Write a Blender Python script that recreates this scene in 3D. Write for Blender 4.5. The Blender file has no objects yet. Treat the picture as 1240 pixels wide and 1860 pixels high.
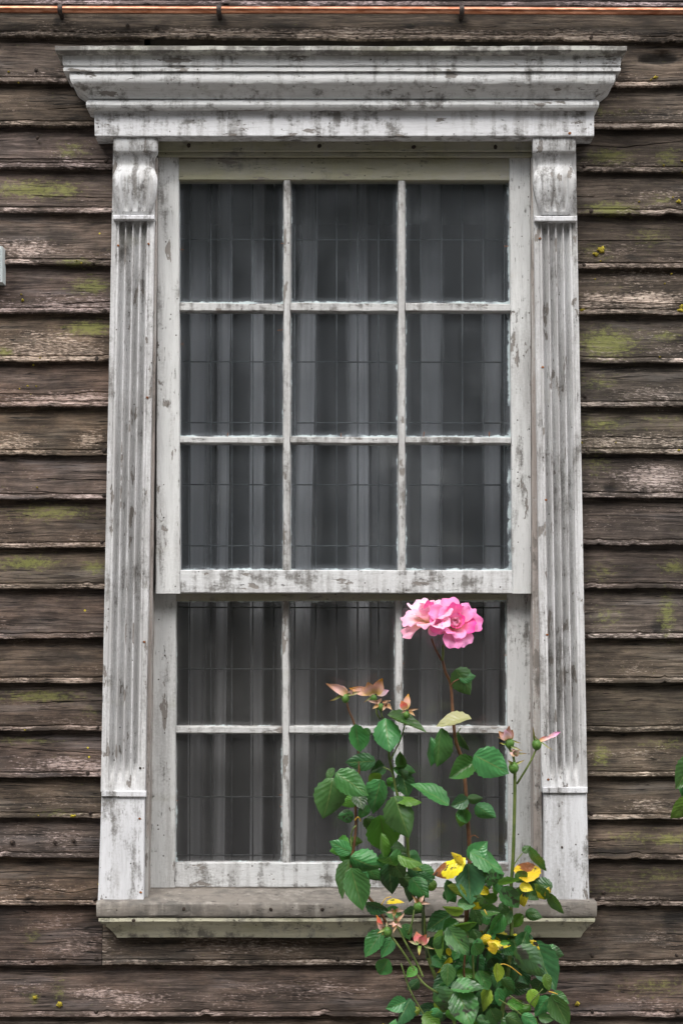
import bpy, bmesh, math, random
from mathutils import Vector, Matrix, noise as mnoise
R = random.Random(7)
scene = bpy.context.scene
col = scene.collection

# ------------------------------------------------------------------ camera
TH = math.radians(3.7); EYE = Vector((0, -4.5, 1.6)); LD = 4.5/math.cos(TH); S0 = 0.00125
cam = bpy.data.cameras.new('camera'); cam_o = bpy.data.objects.new('camera', cam); col.objects.link(cam_o)
cam_o.location = EYE; cam_o.rotation_euler = (math.pi/2+TH, 0, 0)
cam.sensor_fit = 'VERTICAL'; cam.sensor_height = 24.0
cam.lens = 12.0/(930*S0/LD); cam.clip_start = .05; cam.clip_end = 300
scene.camera = cam_o
# ------------------------------------------------------------------ sky, sun, exposure
SUN_EL, SUN_AZ = math.radians(50), math.radians(-36)     # overcast: soft light from high, in front of the wall
w = bpy.data.worlds.new('World'); scene.world = w; w.use_nodes = True
wn = w.node_tree.nodes; wl = w.node_tree.links
bg = wn['Background']; sky = wn.new('ShaderNodeTexSky'); sky.sky_type = 'NISHITA'; sky.sun_disc = False
sky.sun_elevation = SUN_EL; sky.sun_rotation = math.pi + SUN_AZ; sky.dust_density = 3.0; sky.air_density = 1.0
hsv = wn.new('ShaderNodeHueSaturation'); hsv.inputs['Saturation'].default_value = 0.38
wl.new(sky.outputs[0], hsv.inputs['Color']); wl.new(hsv.outputs[0], bg.inputs[0]); bg.inputs[1].default_value = 0.15
sl = bpy.data.lights.new('sun', 'SUN'); sl.energy = 1.5; sl.angle = math.radians(26); sl.color = (1, .96, .905)
so = bpy.data.objects.new('sun', sl); col.objects.link(so)
sd = Vector((math.sin(SUN_AZ)*math.cos(SUN_EL), -math.cos(SUN_AZ)*math.cos(SUN_EL), math.sin(SUN_EL)))
so.rotation_euler = sd.to_track_quat('Z', 'Y').to_euler(); so.location = (0, -6, 8)
scene.view_settings.view_transform = 'Standard'; scene.view_settings.look = 'None'
scene.view_settings.gamma = 1; scene.view_settings.exposure = 1.1; scene.view_settings.use_curve_mapping = False
scene.render.engine = 'CYCLES'; scene.cycles.use_denoising = True; scene.cycles.denoiser = 'OPENIMAGEDENOISE'; scene.cycles.denoising_input_passes = 'RGB_ALBEDO_NORMAL'; scene.cycles.denoising_prefilter = 'ACCURATE'; scene.cycles.max_bounces = 8; scene.cycles.transparent_max_bounces = 24
scene.cycles.caustics_reflective = False; scene.cycles.caustics_refractive = False

# ------------------------------------------------------------------ helpers
def W(px, py, d=0.0):
    """photo pixel -> world point on the plane d metres in front of the wall"""
    u = (px-620)*S0; v = (930-py)*S0; s, c = math.sin(TH), math.cos(TH)
    dx, dy, dz = u, -v*s+LD*c, v*c+LD*s
    t = (-d-EYE.y)/dy
    return Vector((EYE.x+dx*t, -d, EYE.z+dz*t))
def lerp(a, b, t): return a+(b-a)*t
def tag(o, label=None, cat=None, group=None, kind=None):
    for k, v in (('label', label), ('category', cat), ('group', group), ('kind', kind)):
        if v: o[k] = v
    return o
def empty(name, loc, parent=None):
    o = bpy.data.objects.new(name, None); col.objects.link(o); o.location = loc
    o.empty_display_size = .1
    if parent: attach(o, parent)
    return o
def world_loc(o):
    return o.matrix_local.translation + (world_loc(o.parent) if o.parent else Vector()) if o.parent else o.location
def attach(o, parent):
    """parent whose chain only has translations"""
    base = Vector(); p = parent
    while p: base += p.location; p = p.parent
    o.parent = parent; o.location = o.location - base
def link(name, me, mat, parent=None, loc=(0, 0, 0)):
    o = bpy.data.objects.new(name, me); col.objects.link(o); o.location = loc
    if mat and not me.materials: me.materials.append(mat)
    if parent: attach(o, parent)
    return o
def mesh(name, verts, faces, mat=None, parent=None, smooth=False, attrs=None, center=True, uv=None, fixn=True):
    """mesh object with its origin in its middle; verts in world space"""
    me = bpy.data.meshes.new(name)
    c = Vector((0, 0, 0))
    if center:
        for i in range(3):
            c[i] = (min(v[i] for v in verts)+max(v[i] for v in verts))/2
    me.from_pydata([tuple(Vector(v)-c) for v in verts], [], faces)
    if attrs:
        for k, vals in attrs.items():
            a = me.attributes.new(k, 'FLOAT', 'POINT'); a.data.foreach_set('value', vals)
    if fixn:
        bm = bmesh.new(); bm.from_mesh(me); bmesh.ops.recalc_face_normals(bm, faces=bm.faces); bm.to_mesh(me); bm.free()
    if smooth:
        me.polygons.foreach_set('use_smooth', [True]*len(me.polygons))
        if smooth == 'auto':
            me.set_sharp_from_angle(angle=math.radians(32))
    return link(name, me, mat, parent, c)
def loft(name, secs, mat, parent=None, smooth='auto', closed=True, caps=True, attrs=None):
    n = len(secs[0]); vs = [p for s in secs for p in s]; fs = []
    for i in range(len(secs)-1):
        for j in range(n if closed else n-1):
            k = (j+1) % n
            fs.append((i*n+j, i*n+k, (i+1)*n+k, (i+1)*n+j))
    if caps:
        fs.append(tuple(range(n))[::-1]); fs.append(tuple((len(secs)-1)*n+j for j in range(n)))
    return mesh(name, vs, fs, mat, parent, smooth, attrs)
def nz(x, y=0.0, z=0.0): return mnoise.noise(Vector((x, y, z)))

def vbar(name, y0, y1, xl, xr, df, db, mat, parent, wob=.0006, ch=.0018, putty=0.0, step=22, dl=0):
    """vertical member; xl, xr = (px at top, px at bottom)"""
    n = max(2, int(abs(y1-y0)/step)); sd_ = R.uniform(0, 99); secs = []
    for i in range(n+1):
        t = i/n; py = lerp(y0, y1, t)
        A = W(lerp(xl[0], xl[1], t), py, df); B = W(lerp(xr[0], xr[1], t), py, df)
        z = A.z; a = A.x+wob*nz(z*9, sd_)+wob*.8*nz(z*40, sd_); b = B.x+wob*nz(z*9, sd_+5)+wob*.8*nz(z*40, sd_+5); f = -df+wob*.7*nz(z*7, sd_+9)
        if putty:
            g = -db+.004
            secs.append([Vector((a-putty, g+.004, z)), Vector((a-putty, g, z)), Vector((a, f+.001, z)), Vector((a+.0012, f, z)), Vector((b-.0012, f, z)), Vector((b, f+.001, z)), Vector((b+putty, g, z)), Vector((b+putty, g+.004, z))])
        else:
            secs.append([Vector((a, -db, z)), Vector((a, f+ch, z)), Vector((a+ch, f, z)), Vector((b-ch, f, z)), Vector((b, f+ch, z)), Vector((b, -db, z))])
    return loft(name, secs, mat, parent)
def hbar(name, x0, x1, yt, yb, df, db, mat, parent, wob=.0006, ch=.0018, putty=0.0, step=22, notch=None):
    """horizontal member; yt, yb = (px at left, px at right)"""
    n = max(2, int(abs(x1-x0)/step)); sd_ = R.uniform(0, 99); secs = []
    for i in range(n+1):
        t = i/n; px = lerp(x0, x1, t)
        A = W(px, lerp(yt[0], yt[1], t), df); B = W(px, lerp(yb[0], yb[1], t), df)
        x = A.x; a = A.z+wob*nz(x*9, sd_)+wob*.8*nz(x*40, sd_); b = B.z+wob*nz(x*9, sd_+5)+wob*nz(x*40, sd_+5); f = -df+wob*.7*nz(x*7, sd_+9)
        if putty:
            g = -db+.004
            secs.append([Vector((x, g+.004, a+putty)), Vector((x, g, a+putty)), Vector((x, f+.001, a)), Vector((x, f, a-.0012)), Vector((x, f, b+.0012)), Vector((x, f+.001, b)), Vector((x, g, b-putty)), Vector((x, g+.004, b-putty))])
        else:
            secs.append([Vector((x, -db, a)), Vector((x, f+ch, a)), Vector((x, f, a-ch)), Vector((x, f, b+ch)), Vector((x, f+ch, b)), Vector((x, -db, b))])
    return loft(name, secs, mat, parent)
def tube(name, pts, r0, r1, mat, parent, sides=7, sub=4):
    P = []
    q = [pts[0]]+list(pts)+[pts[-1]]
    for i in range(1, len(q)-2):
        for k in range(sub):
            t = k/sub; a, b, c_, d_ = q[i-1], q[i], q[i+1], q[i+2]
            P.append(.5*((2*b)+(c_-a)*t+(2*a-5*b+4*c_-d_)*t*t+(3*b-a-3*c_+d_)*t**3))
    P.append(pts[-1]); secs = []; up = Vector((.31, -.9, .29)).normalized()
    for i, p in enumerate(P):
        T = (P[min(i+1, len(P)-1)]-P[max(i-1, 0)]).normalized()
        a = T.cross(up); a = a.normalized() if a.length > 1e-4 else Vector((1, 0, 0)); b = T.cross(a)
        r = lerp(r0, r1, i/(len(P)-1))*(1+.12*nz(p.z*60, p.x*50))
        secs.append([p+a*r*math.cos(2*math.pi*j/sides)+b*r*math.sin(2*math.pi*j/sides) for j in range(sides)])
    return loft(name, secs, mat, parent, smooth=True)

# ------------------------------------------------------------------ node materials
class NB:
    def __init__(s, name):
        s.m = bpy.data.materials.new(name); s.m.use_nodes = True; s.t = s.m.node_tree; s.t.nodes.clear()
        s.out = s.t.nodes.new('ShaderNodeOutputMaterial')
    def n(s, typ, ins=None, out=0, **pr):
        nd = s.t.nodes.new('ShaderNode'+typ)
        for k, v in pr.items(): setattr(nd, k, v)
        for k, v in (ins or {}).items():
            if isinstance(v, bpy.types.NodeSocket): s.t.links.new(v, nd.inputs[k])
            elif v is not None: nd.inputs[k].default_value = v
        return nd.outputs[out] if out is not None else nd
    def math(s, op, a, b=None, c=None, clamp=False):
        return s.n('Math', {0: a, 1: b, 2: c}, operation=op, use_clamp=clamp)
    def vmul(s, v, xyz): return s.n('VectorMath', {0: v, 1: xyz}, operation='MULTIPLY')
    def vadd(s, v, xyz): return s.n('VectorMath', {0: v, 1: xyz}, operation='ADD')
    def noise(s, v, scale=1, detail=4, rough=.55, dist=0):
        return s.n('TexNoise', {'Vector': v, 'Scale': scale, 'Detail': detail, 'Roughness': rough, 'Distortion': dist}, noise_dimensions='3D')
    def ss(s, v, a, b):
        return s.n('MapRange', {0: v, 1: a, 2: b, 3: 0.0, 4: 1.0}, interpolation_type='SMOOTHSTEP')
    def mix(s, f, a, b, bt='MIX'):
        def c(x): return (*x, 1) if isinstance(x, tuple) and len(x) == 3 else x
        return s.n('Mix', {0: f, 6: c(a), 7: c(b)}, out=2, data_type='RGBA', blend_type=bt, clamp_factor=True)
    def ramp(s, f, stops):
        nd = s.n('ValToRGB', {0: f}, out=None); el = nd.color_ramp.elements
        while len(el) < len(stops): el.new(.5)
        for e, (p, c_) in zip(el, stops): e.position = p; e.color = (*c_, 1)
        return nd.outputs[0]
    def attr(s, name): return s.n('Attribute', out=2, attribute_name=name)
    def bump(s, h, strength=.5, dist=.002): return s.n('Bump', {'Height': h, 'Strength': strength, 'Distance': dist})
    def pbr(s, base, rough=.7, normal=None, spec=.3, **kw):
        d = {'Base Color': (*base, 1) if isinstance(base, tuple) else base, 'Roughness': rough, 'Specular IOR Level': spec}
        if normal is not None: d['Normal'] = normal
        d.update(kw); return s.n('BsdfPrincipled', d)
    def done(s, sh): s.t.links.new(sh, s.out.inputs[0]); return s.m

def board_wood():
    b = NB('weathered_board')
    uv = b.n('TexCoord', out=2)
    warp = b.math('SUBTRACT', b.noise(b.vmul(uv, (3, 11, 1)), 1, 4, .55), .5)
    p = b.n('CombineXYZ', {0: b.n('SeparateXYZ', {0: uv}, out=0), 1: b.math('MULTIPLY_ADD', warp, .026, b.n('SeparateXYZ', {0: uv}, out=1)), 2: 0.0})
    g1 = b.noise(b.vmul(p, (8, 150, 1)), 1, 6, .7)
    g2 = b.noise(b.vmul(p, (18, 520, 1)), 1, 4, .6)
    blot = b.noise(b.vmul(p, (6, 18, 1)), 1, 5, .6)
    blot2 = b.noise(b.vadd(b.vmul(p, (3.2, 26, 1)), (7, 3, 5)), 1, 4, .6)
    flake = b.noise(b.vmul(p, (75, 260, 1)), 1, 4, .65)
    vf, moss, pale, warm = b.attr('vfrac'), b.attr('moss'), b.attr('pale'), b.attr('warm')
    c = b.ramp(g1, [(.32, (.022, .017, .014)), (.5, (.052, .041, .0335)), (.68, (.105, .084, .07))])
    brown = b.ramp(g1, [(.32, (.034, .022, .016)), (.5, (.088, .060, .043)), (.68, (.15, .103, .074))])
    c = b.mix(b.math('MULTIPLY', warm, b.ss(blot, .3, .62)), c, brown)
    pv = b.math('MULTIPLY_ADD', b.ss(b.noise(b.vadd(b.vmul(p, (9, 22, 1)), (13, 1, 6)), 1, 6, .68), .33, .67), .95, .5)
    c = b.mix(1.0, c, b.n('CombineColor', {0: pv, 1: pv, 2: pv}), 'MULTIPLY')
    # grey silvering in long patches
    c = b.mix(b.math('MULTIPLY', b.ss(blot2, .54, .7), .4), c, (.16, .14, .13))
    # bare eroded grain towards the exposed drip edge
    pm = b.math('ADD', b.math('MULTIPLY_ADD', b.math('SUBTRACT', blot, .5), 2.0, pale), b.math('MULTIPLY', b.math('SUBTRACT', flake, .5), 2.2))
    pm = b.ss(pm, .36, .86)
    palec = b.ramp(g2, [(.34, (.12, .092, .08)), (.5, (.33, .268, .235)), (.66, (.58, .49, .44))])
    palec = b.mix(b.math('MULTIPLY', warm, .6), palec, b.mix(.5, palec, (.34, .22, .15)))
    c = b.mix(b.math('MULTIPLY', pm, .94), c, palec)
    pit = b.math('MULTIPLY', b.ss(b.noise(b.vadd(b.vmul(p, (85, 300, 1)), (4, 9, 1)), 1, 5, .7), .5, .62), .85)
    c = b.mix(b.math('MULTIPLY', pit, b.math('MULTIPLY_ADD', pm, .75, .3)), c, (.03, .024, .02))
    # black weather stains; dk adds knots, stain zones and painted shade
    st = b.noise(b.vadd(b.vmul(p, (9, 30, 1)), (31, 8, 2)), 1, 6, .7)
    c = b.mix(b.math('MULTIPLY', b.ss(st, .56, .7), .75), c, (.02, .018, .016))
    dk = b.ss(b.math('MULTIPLY_ADD', b.math('SUBTRACT', st, .5), 1.8, b.attr('dark')), .3, .75)
    c = b.mix(b.math('MULTIPLY', dk, .9), c, (.014, .012, .011))
    # algae
    mo = b.noise(b.vadd(b.vmul(p, (70, 120, 1)), (3, 3, 3)), 1, 6, .75)
    mm = b.ss(b.math('MULTIPLY_ADD', b.math('SUBTRACT', mo, .5), 2.8, moss), .2, .95)
    c = b.mix(b.math('MULTIPLY', mm, .64), c, b.mix(mo, (.075, .085, .022), (.20, .205, .06)))
    # hairline checks along the grain
    ck = b.noise(b.vadd(b.vmul(p, (3.5, 130, 1)), (11, 0, 9)), 1, 2, .4)
    ckm = b.ss(b.math('ABSOLUTE', b.math('SUBTRACT', ck, .5)), .014, .004)
    ckm = b.math('MULTIPLY', ckm, b.ss(blot2, .42, .56))
    c = b.mix(b.math('MULTIPLY', ckm, .85), c, (.008, .007, .006))
    # small yellow lichen dots
    vo = b.n('TexVoronoi', {'Vector': b.vmul(uv, (26, 26, 1)), 'Scale': 1.0, 'Randomness': 1.0}, out=None)
    gate = b.ss(b.n('SeparateColor', {0: vo.outputs['Color']}, out=0), .86, .9)
    dot = b.math('MULTIPLY', b.ss(b.math('MULTIPLY_ADD', b.math('SUBTRACT', mo, .5), .12, vo.outputs['Distance']), .075, .045), gate)
    c = b.mix(b.math('MULTIPLY', dot, b.ss(blot, .47, .53)), c, (.42, .36, .03))
    c = b.mix(1.0, c, b.n('CombineColor', {0: b.attr('tone'), 1: b.math('MULTIPLY', b.attr('tone'), b.attr('hue_g')), 2: b.math('MULTIPLY', b.attr('tone'), b.attr('hue_b'))}), 'MULTIPLY')
    h = b.math('ADD', b.math('MULTIPLY', g1, 1.0), b.math('MULTIPLY', g2, .35))
    h = b.math('ADD', h, b.math('MULTIPLY', b.math('MULTIPLY', flake, pm), .9))
    h = b.math('SUBTRACT', h, b.math('MULTIPLY', ckm, 1.2))
    return b.done(b.pbr(c, .82, b.bump(h, .85, .0035), .25))

def paint(name, axis='x', base=(.66, .67, .68), dirt=.35, wear=.35, green=0.0, specks=.4, seed=0.0, grey=(.27, .265, .26)):
    """old white paint on softwood; axis is the direction of the grain"""
    b = NB(name)
    P = b.vadd(b.n('NewGeometry'), (seed, seed*.7, seed*1.3))
    al = (1, 1, 1)
    gr = (5, 90, 110) if axis == 'x' else (110, 90, 5)
    st = (7, 9, 16) if axis == 'x' else (16, 9, 5)
    warp = b.n('VectorMath', {0: b.n('VectorMath', {0: b.n('TexNoise', {'Vector': P, 'Scale': 11.0, 'Detail': 3.0}, out=1), 1: (.5, .5, .5)}, operation='SUBTRACT'), 'Scale': .016}, operation='SCALE')
    Pw = b.n('VectorMath', {0: P, 1: warp}, operation='ADD')
    g = b.noise(b.vmul(Pw, gr), 1, 5, .6)
    g2 = b.noise(b.vmul(Pw, tuple(v*3.2 for v in gr)), 1, 3, .6)
    big = b.noise(b.vmul(P, st), 1, 7, .66)
    fine = b.noise(P, 190, 5, .75)
    mid = b.noise(P, 46, 6, .7)
    drip = b.noise(b.vmul(P, (48, 48, 4.5)), 1, 5, .62)
    c = b.mix(b.ss(big, .3, .7), tuple(v*.84 for v in base), base)
    # grey weather film, in clouds and in streaks where the rain ran
    fm = b.math('ADD', b.math('MULTIPLY', big, .45), b.math('ADD', b.math('MULTIPLY', drip, .55), b.math('MULTIPLY', b.math('SUBTRACT', fine, .5), .25)))
    fm = b.ss(fm, .56-.2*wear, .72-.2*wear)
    c = b.mix(b.math('MULTIPLY', fm, .62), c, b.mix(g, tuple(v*.75 for v in grey), tuple(v*1.45 for v in grey)))
    # worn grain lines
    c = b.mix(b.math('MULTIPLY', b.ss(g, .50, .78), .14+.2*wear), c, tuple(v*.85 for v in grey))
    c = b.mix(b.math('MULTIPLY', b.ss(g2, .5, .75), .22), c, tuple(v*.7 for v in grey))
    # mildew: cloudy patches broken into specks
    dn = b.noise(b.vadd(b.vmul(P, st), (9, 4, 2)), 1.5, 7, .66)
    wm = b.math('ADD', b.math('MULTIPLY', b.math('SUBTRACT', fine, .5), .30), b.math('MULTIPLY', b.math('SUBTRACT', mid, .5), .34))
    dm = b.ss(b.math('ADD', dn, b.math('ADD', wm, b.math('MULTIPLY', b.math('SUBTRACT', drip, .5), .55))), .64-.2*dirt, .86-.2*dirt)
    c = b.mix(b.math('MULTIPLY', dm, .86), c, b.mix(fine, (.05, .046, .04), (.17, .16, .145)))
    if green:
        gm = b.ss(b.noise(b.vmul(P, (5, 9, 14)), 1, 5, .6), .62-.35*green, .8-.25*green)
        c = b.mix(b.math('MULTIPLY', gm, .25+.45*green), c, b.mix(mid, (.14, .135, .065), (.34, .33, .20)))
    chn = b.noise(b.vmul(Pw, (34, 34, 12) if axis == 'z' else (12, 34, 34)), 1, 6, .62)
    chm = b.ss(b.math('ADD', chn, b.math('MULTIPLY', b.math('SUBTRACT', big, .5), .35)), .665-.07*wear, .682-.07*wear)
    c = b.mix(b.math('MULTIPLY', chm, .9), c, b.mix(g, (.10, .088, .078), (.27, .245, .22)))
    # hairline cracks in the paint
    ck = b.noise(b.vmul(Pw, tuple(v*.55 for v in gr)), 1, 3, .5)
    ckm = b.math('MULTIPLY', b.ss(b.math('ABSOLUTE', b.math('SUBTRACT', ck, .5)), .012, .003), b.ss(mid, .54, .62))
    c = b.mix(b.math('MULTIPLY', ckm, .7), c, (.07, .06, .052))
    # pinholes and fly specks
    vo = b.n('TexVoronoi', {'Vector': P, 'Scale': 75.0}, out=None)
    sp = b.math('MULTIPLY', b.ss(vo.outputs['Distance'], .17, .09), b.ss(b.n('SeparateColor', {0: vo.outputs['Color']}, out=0), 1-.25*specks, 1.02-.25*specks))
    c = b.mix(sp, c, (.035, .028, .022))
    h = b.math('ADD', b.math('MULTIPLY', g, .5), b.math('ADD', b.math('MULTIPLY', g2, .3), b.math('MULTIPLY', fine, .45)))
    h = b.math('SUBTRACT', h, b.math('ADD', b.math('MULTIPLY', ckm, 1.3), b.math('MULTIPLY_ADD', dm, .3, b.math('MULTIPLY', chm, .8))))
    return b.done(b.pbr(c, .62, b.bump(h, .7, .0018), .3))

def glass(name, tint, dust_hazec, more):
    b = NB(name)
    tc = b.n('TexCoord', out=None); ob = tc.outputs['Object']; P = b.n('NewGeometry')
    wav = b.noise(b.vmul(P, (7, 7, 12)), 1, 2, .5)
    nrm = b.bump(wav, .06, .006)
    fr = b.n('Fresnel', {'IOR': b.math('MULTIPLY_ADD', b.n('NewGeometry', out='Backfacing'), 1/1.5-1.5, 1.5), 'Normal': nrm})   # thin sheet: same at both faces
    tr = b.n('BsdfTransparent', {0: (*tint, 1)}); gl = b.n('BsdfGlossy', {'Color': (1, 1, 1, 1), 'Roughness': .07, 'Normal': nrm})
    s = b.n('MixShader', {0: fr, 1: tr, 2: gl})
    # dust film with painted-in sky-reflection haze, thicker low on each pane, putty smears at the edges
    gx = b.attr('edge')
    n1 = b.noise(P, 55, 6, .7); n2 = b.noise(b.vmul(P, (30, 30, 9)), 1, 4, .6); n3 = b.noise(P, 260, 3, .6)
    dust = b.math('MULTIPLY_ADD', b.ss(b.noise(P, 5, 4, .6), .3, .7), .02+more, .014+more)
    dust = b.math('ADD', dust, b.math('MULTIPLY', b.ss(n3, .68, .76), .12))
    # edge = metres from nearest edge, wobbling
    e = b.math('ADD', gx, b.math('MULTIPLY', b.math('SUBTRACT', n1, .5), .016))
    sm = b.ss(e, .0048, .0018)
    smg = b.math('MULTIPLY', sm, b.ss(b.noise(b.vadd(P, (3, 1, 2)), 14, 3, .5), .36, .55))
    haze = b.math('MULTIPLY', b.ss(gx, .018, .0), .08)
    f = b.math('ADD', b.math('ADD', dust, haze), b.math('MULTIPLY', smg, .75), clamp=True)
    dcol = b.mix(smg, dust_hazec, (.55, .64, .65))
    s = b.n('MixShader', {0: f, 1: s, 2: b.n('BsdfDiffuse', {0: dcol})})
    return b.done(s)

def net(name, alpha):
    b = NB(name); P = b.n('NewGeometry')
    s_ = b.noise(b.vmul(P, (12, 12, 1.2)), 1, 3, .5)
    c = b.mix(b.ss(s_, .35, .7), (.41, .425, .45), (.55, .565, .595))
    sh = b.n('MixShader', {0: .4, 1: b.n('BsdfDiffuse', {0: c}), 2: b.n('BsdfTranslucent', {0: c})})
    al = b.math('MULTIPLY_ADD', b.attr('fa'), -alpha, 1.0)
    return b.done(b.n('MixShader', {0: al, 1: sh, 2: b.n('BsdfTransparent', {0: (1, 1, 1, 1)})}))

def leafmat(name, dark, light, vein=(.16, .22, .07), blotch=None, bcol2=None, bl_amt=.5, trans=.25, split=None):
    b = NB(name); uv = b.n('TexCoord', out=2); rnd = b.n('ObjectInfo', out='Random')
    x, y = b.n('SeparateXYZ', {0: uv}, out=0), b.n('SeparateXYZ', {0: uv}, out=1)
    ax = b.math('ABSOLUTE', b.math('SUBTRACT', x, .5))
    ob = b.vadd(b.n('TexCoord', out=3), b.n('CombineXYZ', {0: b.math('MULTIPLY', rnd, 37.), 1: 0.0, 2: 0.0}))
    n = b.noise(ob, 3, 4, .6)
    c = b.mix(n, dark, light)
    c = b.n('HueSaturation', {'Hue': b.math('MULTIPLY_ADD', rnd, .05, .475), 'Saturation': 1.0, 'Value': b.math('MULTIPLY_ADD', rnd, .7, .7), 'Color': c})
    mid = b.ss(ax, .03, .006)
    lat = b.math('FRACT', b.math('MULTIPLY_ADD', b.math('SUBTRACT', y, b.math('MULTIPLY', ax, .75)), 6.5, b.math('MULTIPLY', b.noise(ob, 2.5, 2, .5), 1.1)))
    latd = b.math('ABSOLUTE', b.math('SUBTRACT', lat, .5))
    latm = b.ss(latd, .1, .02)
    c = b.mix(b.math('MULTIPLY', b.math('MULTIPLY', latm, b.ss(n, .42, .6)), .22), c, vein); c = b.mix(b.math('MULTIPLY', mid, .75), c, vein)
    if blotch:
        bn = b.noise(ob, 1.5, 2, .5)
        if split is None: c = b.mix(b.ss(bn, .62-.3*bl_amt, .68-.3*bl_amt), c, blotch)
        else: c = b.mix(b.ss(b.math('ADD', b.math('MULTIPLY_ADD', ax, -.5, y), b.math('MULTIPLY', b.math('SUBTRACT', bn, .5), 1.0)), split-.03, split+.03), c, blotch)
        c = b.mix(b.ss(b.noise(b.vadd(ob, (5, 2, 1)), 1.9, 3, .6), .57, .62), c, bcol2)
    h = b.math('ADD', b.math('MULTIPLY', latd, .8), b.math('MULTIPLY', b.noise(ob, 14, 3, .5), .25))
    geo = b.n('NewGeometry', out='Backfacing')
    c = b.mix(b.math('MULTIPLY', geo, .55), c, b.mix(.5, c, (.16, .22, .12)))
    pb = b.pbr(c, .33, b.bump(h, .5, .003), .5)
    return b.done(b.n('MixShader', {0: trans, 1: pb, 2: b.n('BsdfTranslucent', {0: b.mix(.5, c, (.16, .30, .02))})}))
def petalmat(name, base, mid, rim, trans=.35):
    b = NB(name); uv = b.n('TexCoord', out=2); y = b.n('SeparateXYZ', {0: uv}, out=1); x = b.n('SeparateXYZ', {0: uv}, out=0)
    rnd = b.n('ObjectInfo', out='Random')
    n = b.noise(b.vadd(b.vmul(uv, (14, 2.2, 1)), b.n('CombineXYZ', {0: b.math('MULTIPLY', rnd, 31.), 1: 0.0, 2: 0.0})), 1, 4, .6)
    f = b.math('ADD', y, b.math('MULTIPLY', b.math('SUBTRACT', n, .5), .5))
    c = b.ramp(f, [(.12, base), (.5, mid), (.95, rim)])
    c = b.n('HueSaturation', {'Hue': b.math('MULTIPLY_ADD', rnd, .03, .485), 'Saturation': b.math('MULTIPLY_ADD', rnd, .45, .75), 'Value': 1.0, 'Color': c})
    pb = b.pbr(c, .5, b.bump(n, .2, .002), .25)
    return b.done(b.n('MixShader', {0: trans, 1: pb, 2: b.n('BsdfTranslucent', {0: c})}))
def simple(name, c1, c2, scale=60, rough=.6, bump=.4, metallic=0.0, spec=.3, stretch=(1, 1, 1), lo=.35, hi=.65):
    b = NB(name); P = b.vmul(b.n('NewGeometry'), stretch); n = b.noise(P, scale, 6, .65)
    return b.done(b.pbr(b.mix(b.ss(n, lo, hi), c1, c2), rough, b.bump(n, bump, .002), spec, Metallic=metallic))

M_board = board_wood()
M_frieze = paint('white_paint_blotched', 'x', (.70, .71, .73), .72, .4, 0, .4, 1)
M_crown = paint('white_paint_moulding', 'x', (.70, .71, .71), .62, .4, .08, .4, 4)
M_cap = paint('mossy_white_paint', 'x', (.5, .5, .46), 1.35, .6, .3, .4, 7)
M_shaft = paint('white_paint_streaked', 'z', (.68, .685, .69), .52, .84, .06, .45, 2)
M_capital = paint('white_paint_capital', 'z', (.64, .65, .66), .85, .65, .05, .4, 9)
M_plinth = paint('white_paint_plinth', 'z', (.69, .70, .725), .48, .42, 0, .35, 12)
M_stile = paint('white_paint_stile', 'z', (.62, .63, .625), .44, .42, .05, .8, 15)
M_rail = paint('white_paint_rail', 'x', (.62, .63, .635), .85, .55, .0, .8, 18)
M_head = paint('olive_stained_paint', 'x', (.34, .33, .26), .5, .5, .7, .5, 21)
M_muntin_v = paint('muntin_paint_upright', 'z', (.56, .565, .56), .72, .7, .05, .4, 24)
M_muntin_h = paint('muntin_paint_level', 'x', (.56, .565, .56), .78, .7, .05, .4, 27)
M_sill = paint('bare_sill_wood', 'x', (.36, .335, .30), .98, 1.15, .15, .8, 30, (.115, .098, .083))
M_apron = paint('cream_green_paint', 'x', (.56, .54, .41), .75, .35, .5, .9, 33)
M_glass = glass('old_window_glass', (.94, .95, .96), (.40, .44, .48), .002); M_glass_low = glass('dimmed_window_glass', (.885, .88, .875), (.42, .42, .42), .004); M_net = net('net_curtain', .30); M_fold = net('net_curtain_folded', .74)  # darker tint on the lower panes paints in their dark reflections
M_lead = simple('dull_lead', (.045, .05, .055), (.085, .095, .10), 90, .6, .3)
M_copper = simple('copper', (.34, .13, .07), (.58, .29, .19), 30, .33, .15, 1.0, .5, (1, 4, 4))
M_clip = simple('dark_clip', (.02, .016, .014), (.06, .045, .04), 120, .6)
M_nail = simple('rusted_nail', (.012, .010, .009), (.055, .038, .028), 300, .8)
M_rust = simple('orange_rust', (.10, .032, .012), (.32, .12, .035), 300, .85)
M_lichen = simple('yellow_lichen', (.16, .125, .02), (.44, .36, .035), 380, .9, .8)
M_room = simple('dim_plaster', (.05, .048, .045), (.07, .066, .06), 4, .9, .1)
M_dark = simple('old_boarding', (.03, .025, .02), (.06, .05, .04), 30, .9, .3)
M_box = simple('grey_paint', (.48, .54, .54), (.58, .63, .63), 60, .55, .2)
M_reddish = paint('weathered_bead', 'z', (.50, .49, .47), .5, .9, 0, .5, 40, (.20, .15, .125))
M_leaf = [leafmat('rose_leaf', (.032, .125, .030), (.07, .21, .055)), leafmat('dark_rose_leaf', (.018, .07, .022), (.04, .125, .036), trans=.12),
          leafmat('fresh_leaf', (.075, .22, .03), (.14, .32, .05), trans=.4), leafmat('lime_leaf', (.20, .34, .03), (.32, .45, .06), (.4, .45, .12), trans=.35)]
M_mott = leafmat('mottled_leaf', (.045, .16, .045), (.10, .27, .08), blotch=(.05, .12, .045), bcol2=(.045, .045, .035), bl_amt=.4)
M_yel = leafmat('yellow_leaf', (.58, .44, .015), (.78, .62, .03), (.6, .5, .1), blotch=(.60, .50, .02), bcol2=(.035, .028, .02), bl_amt=.3, trans=.2)
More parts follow.
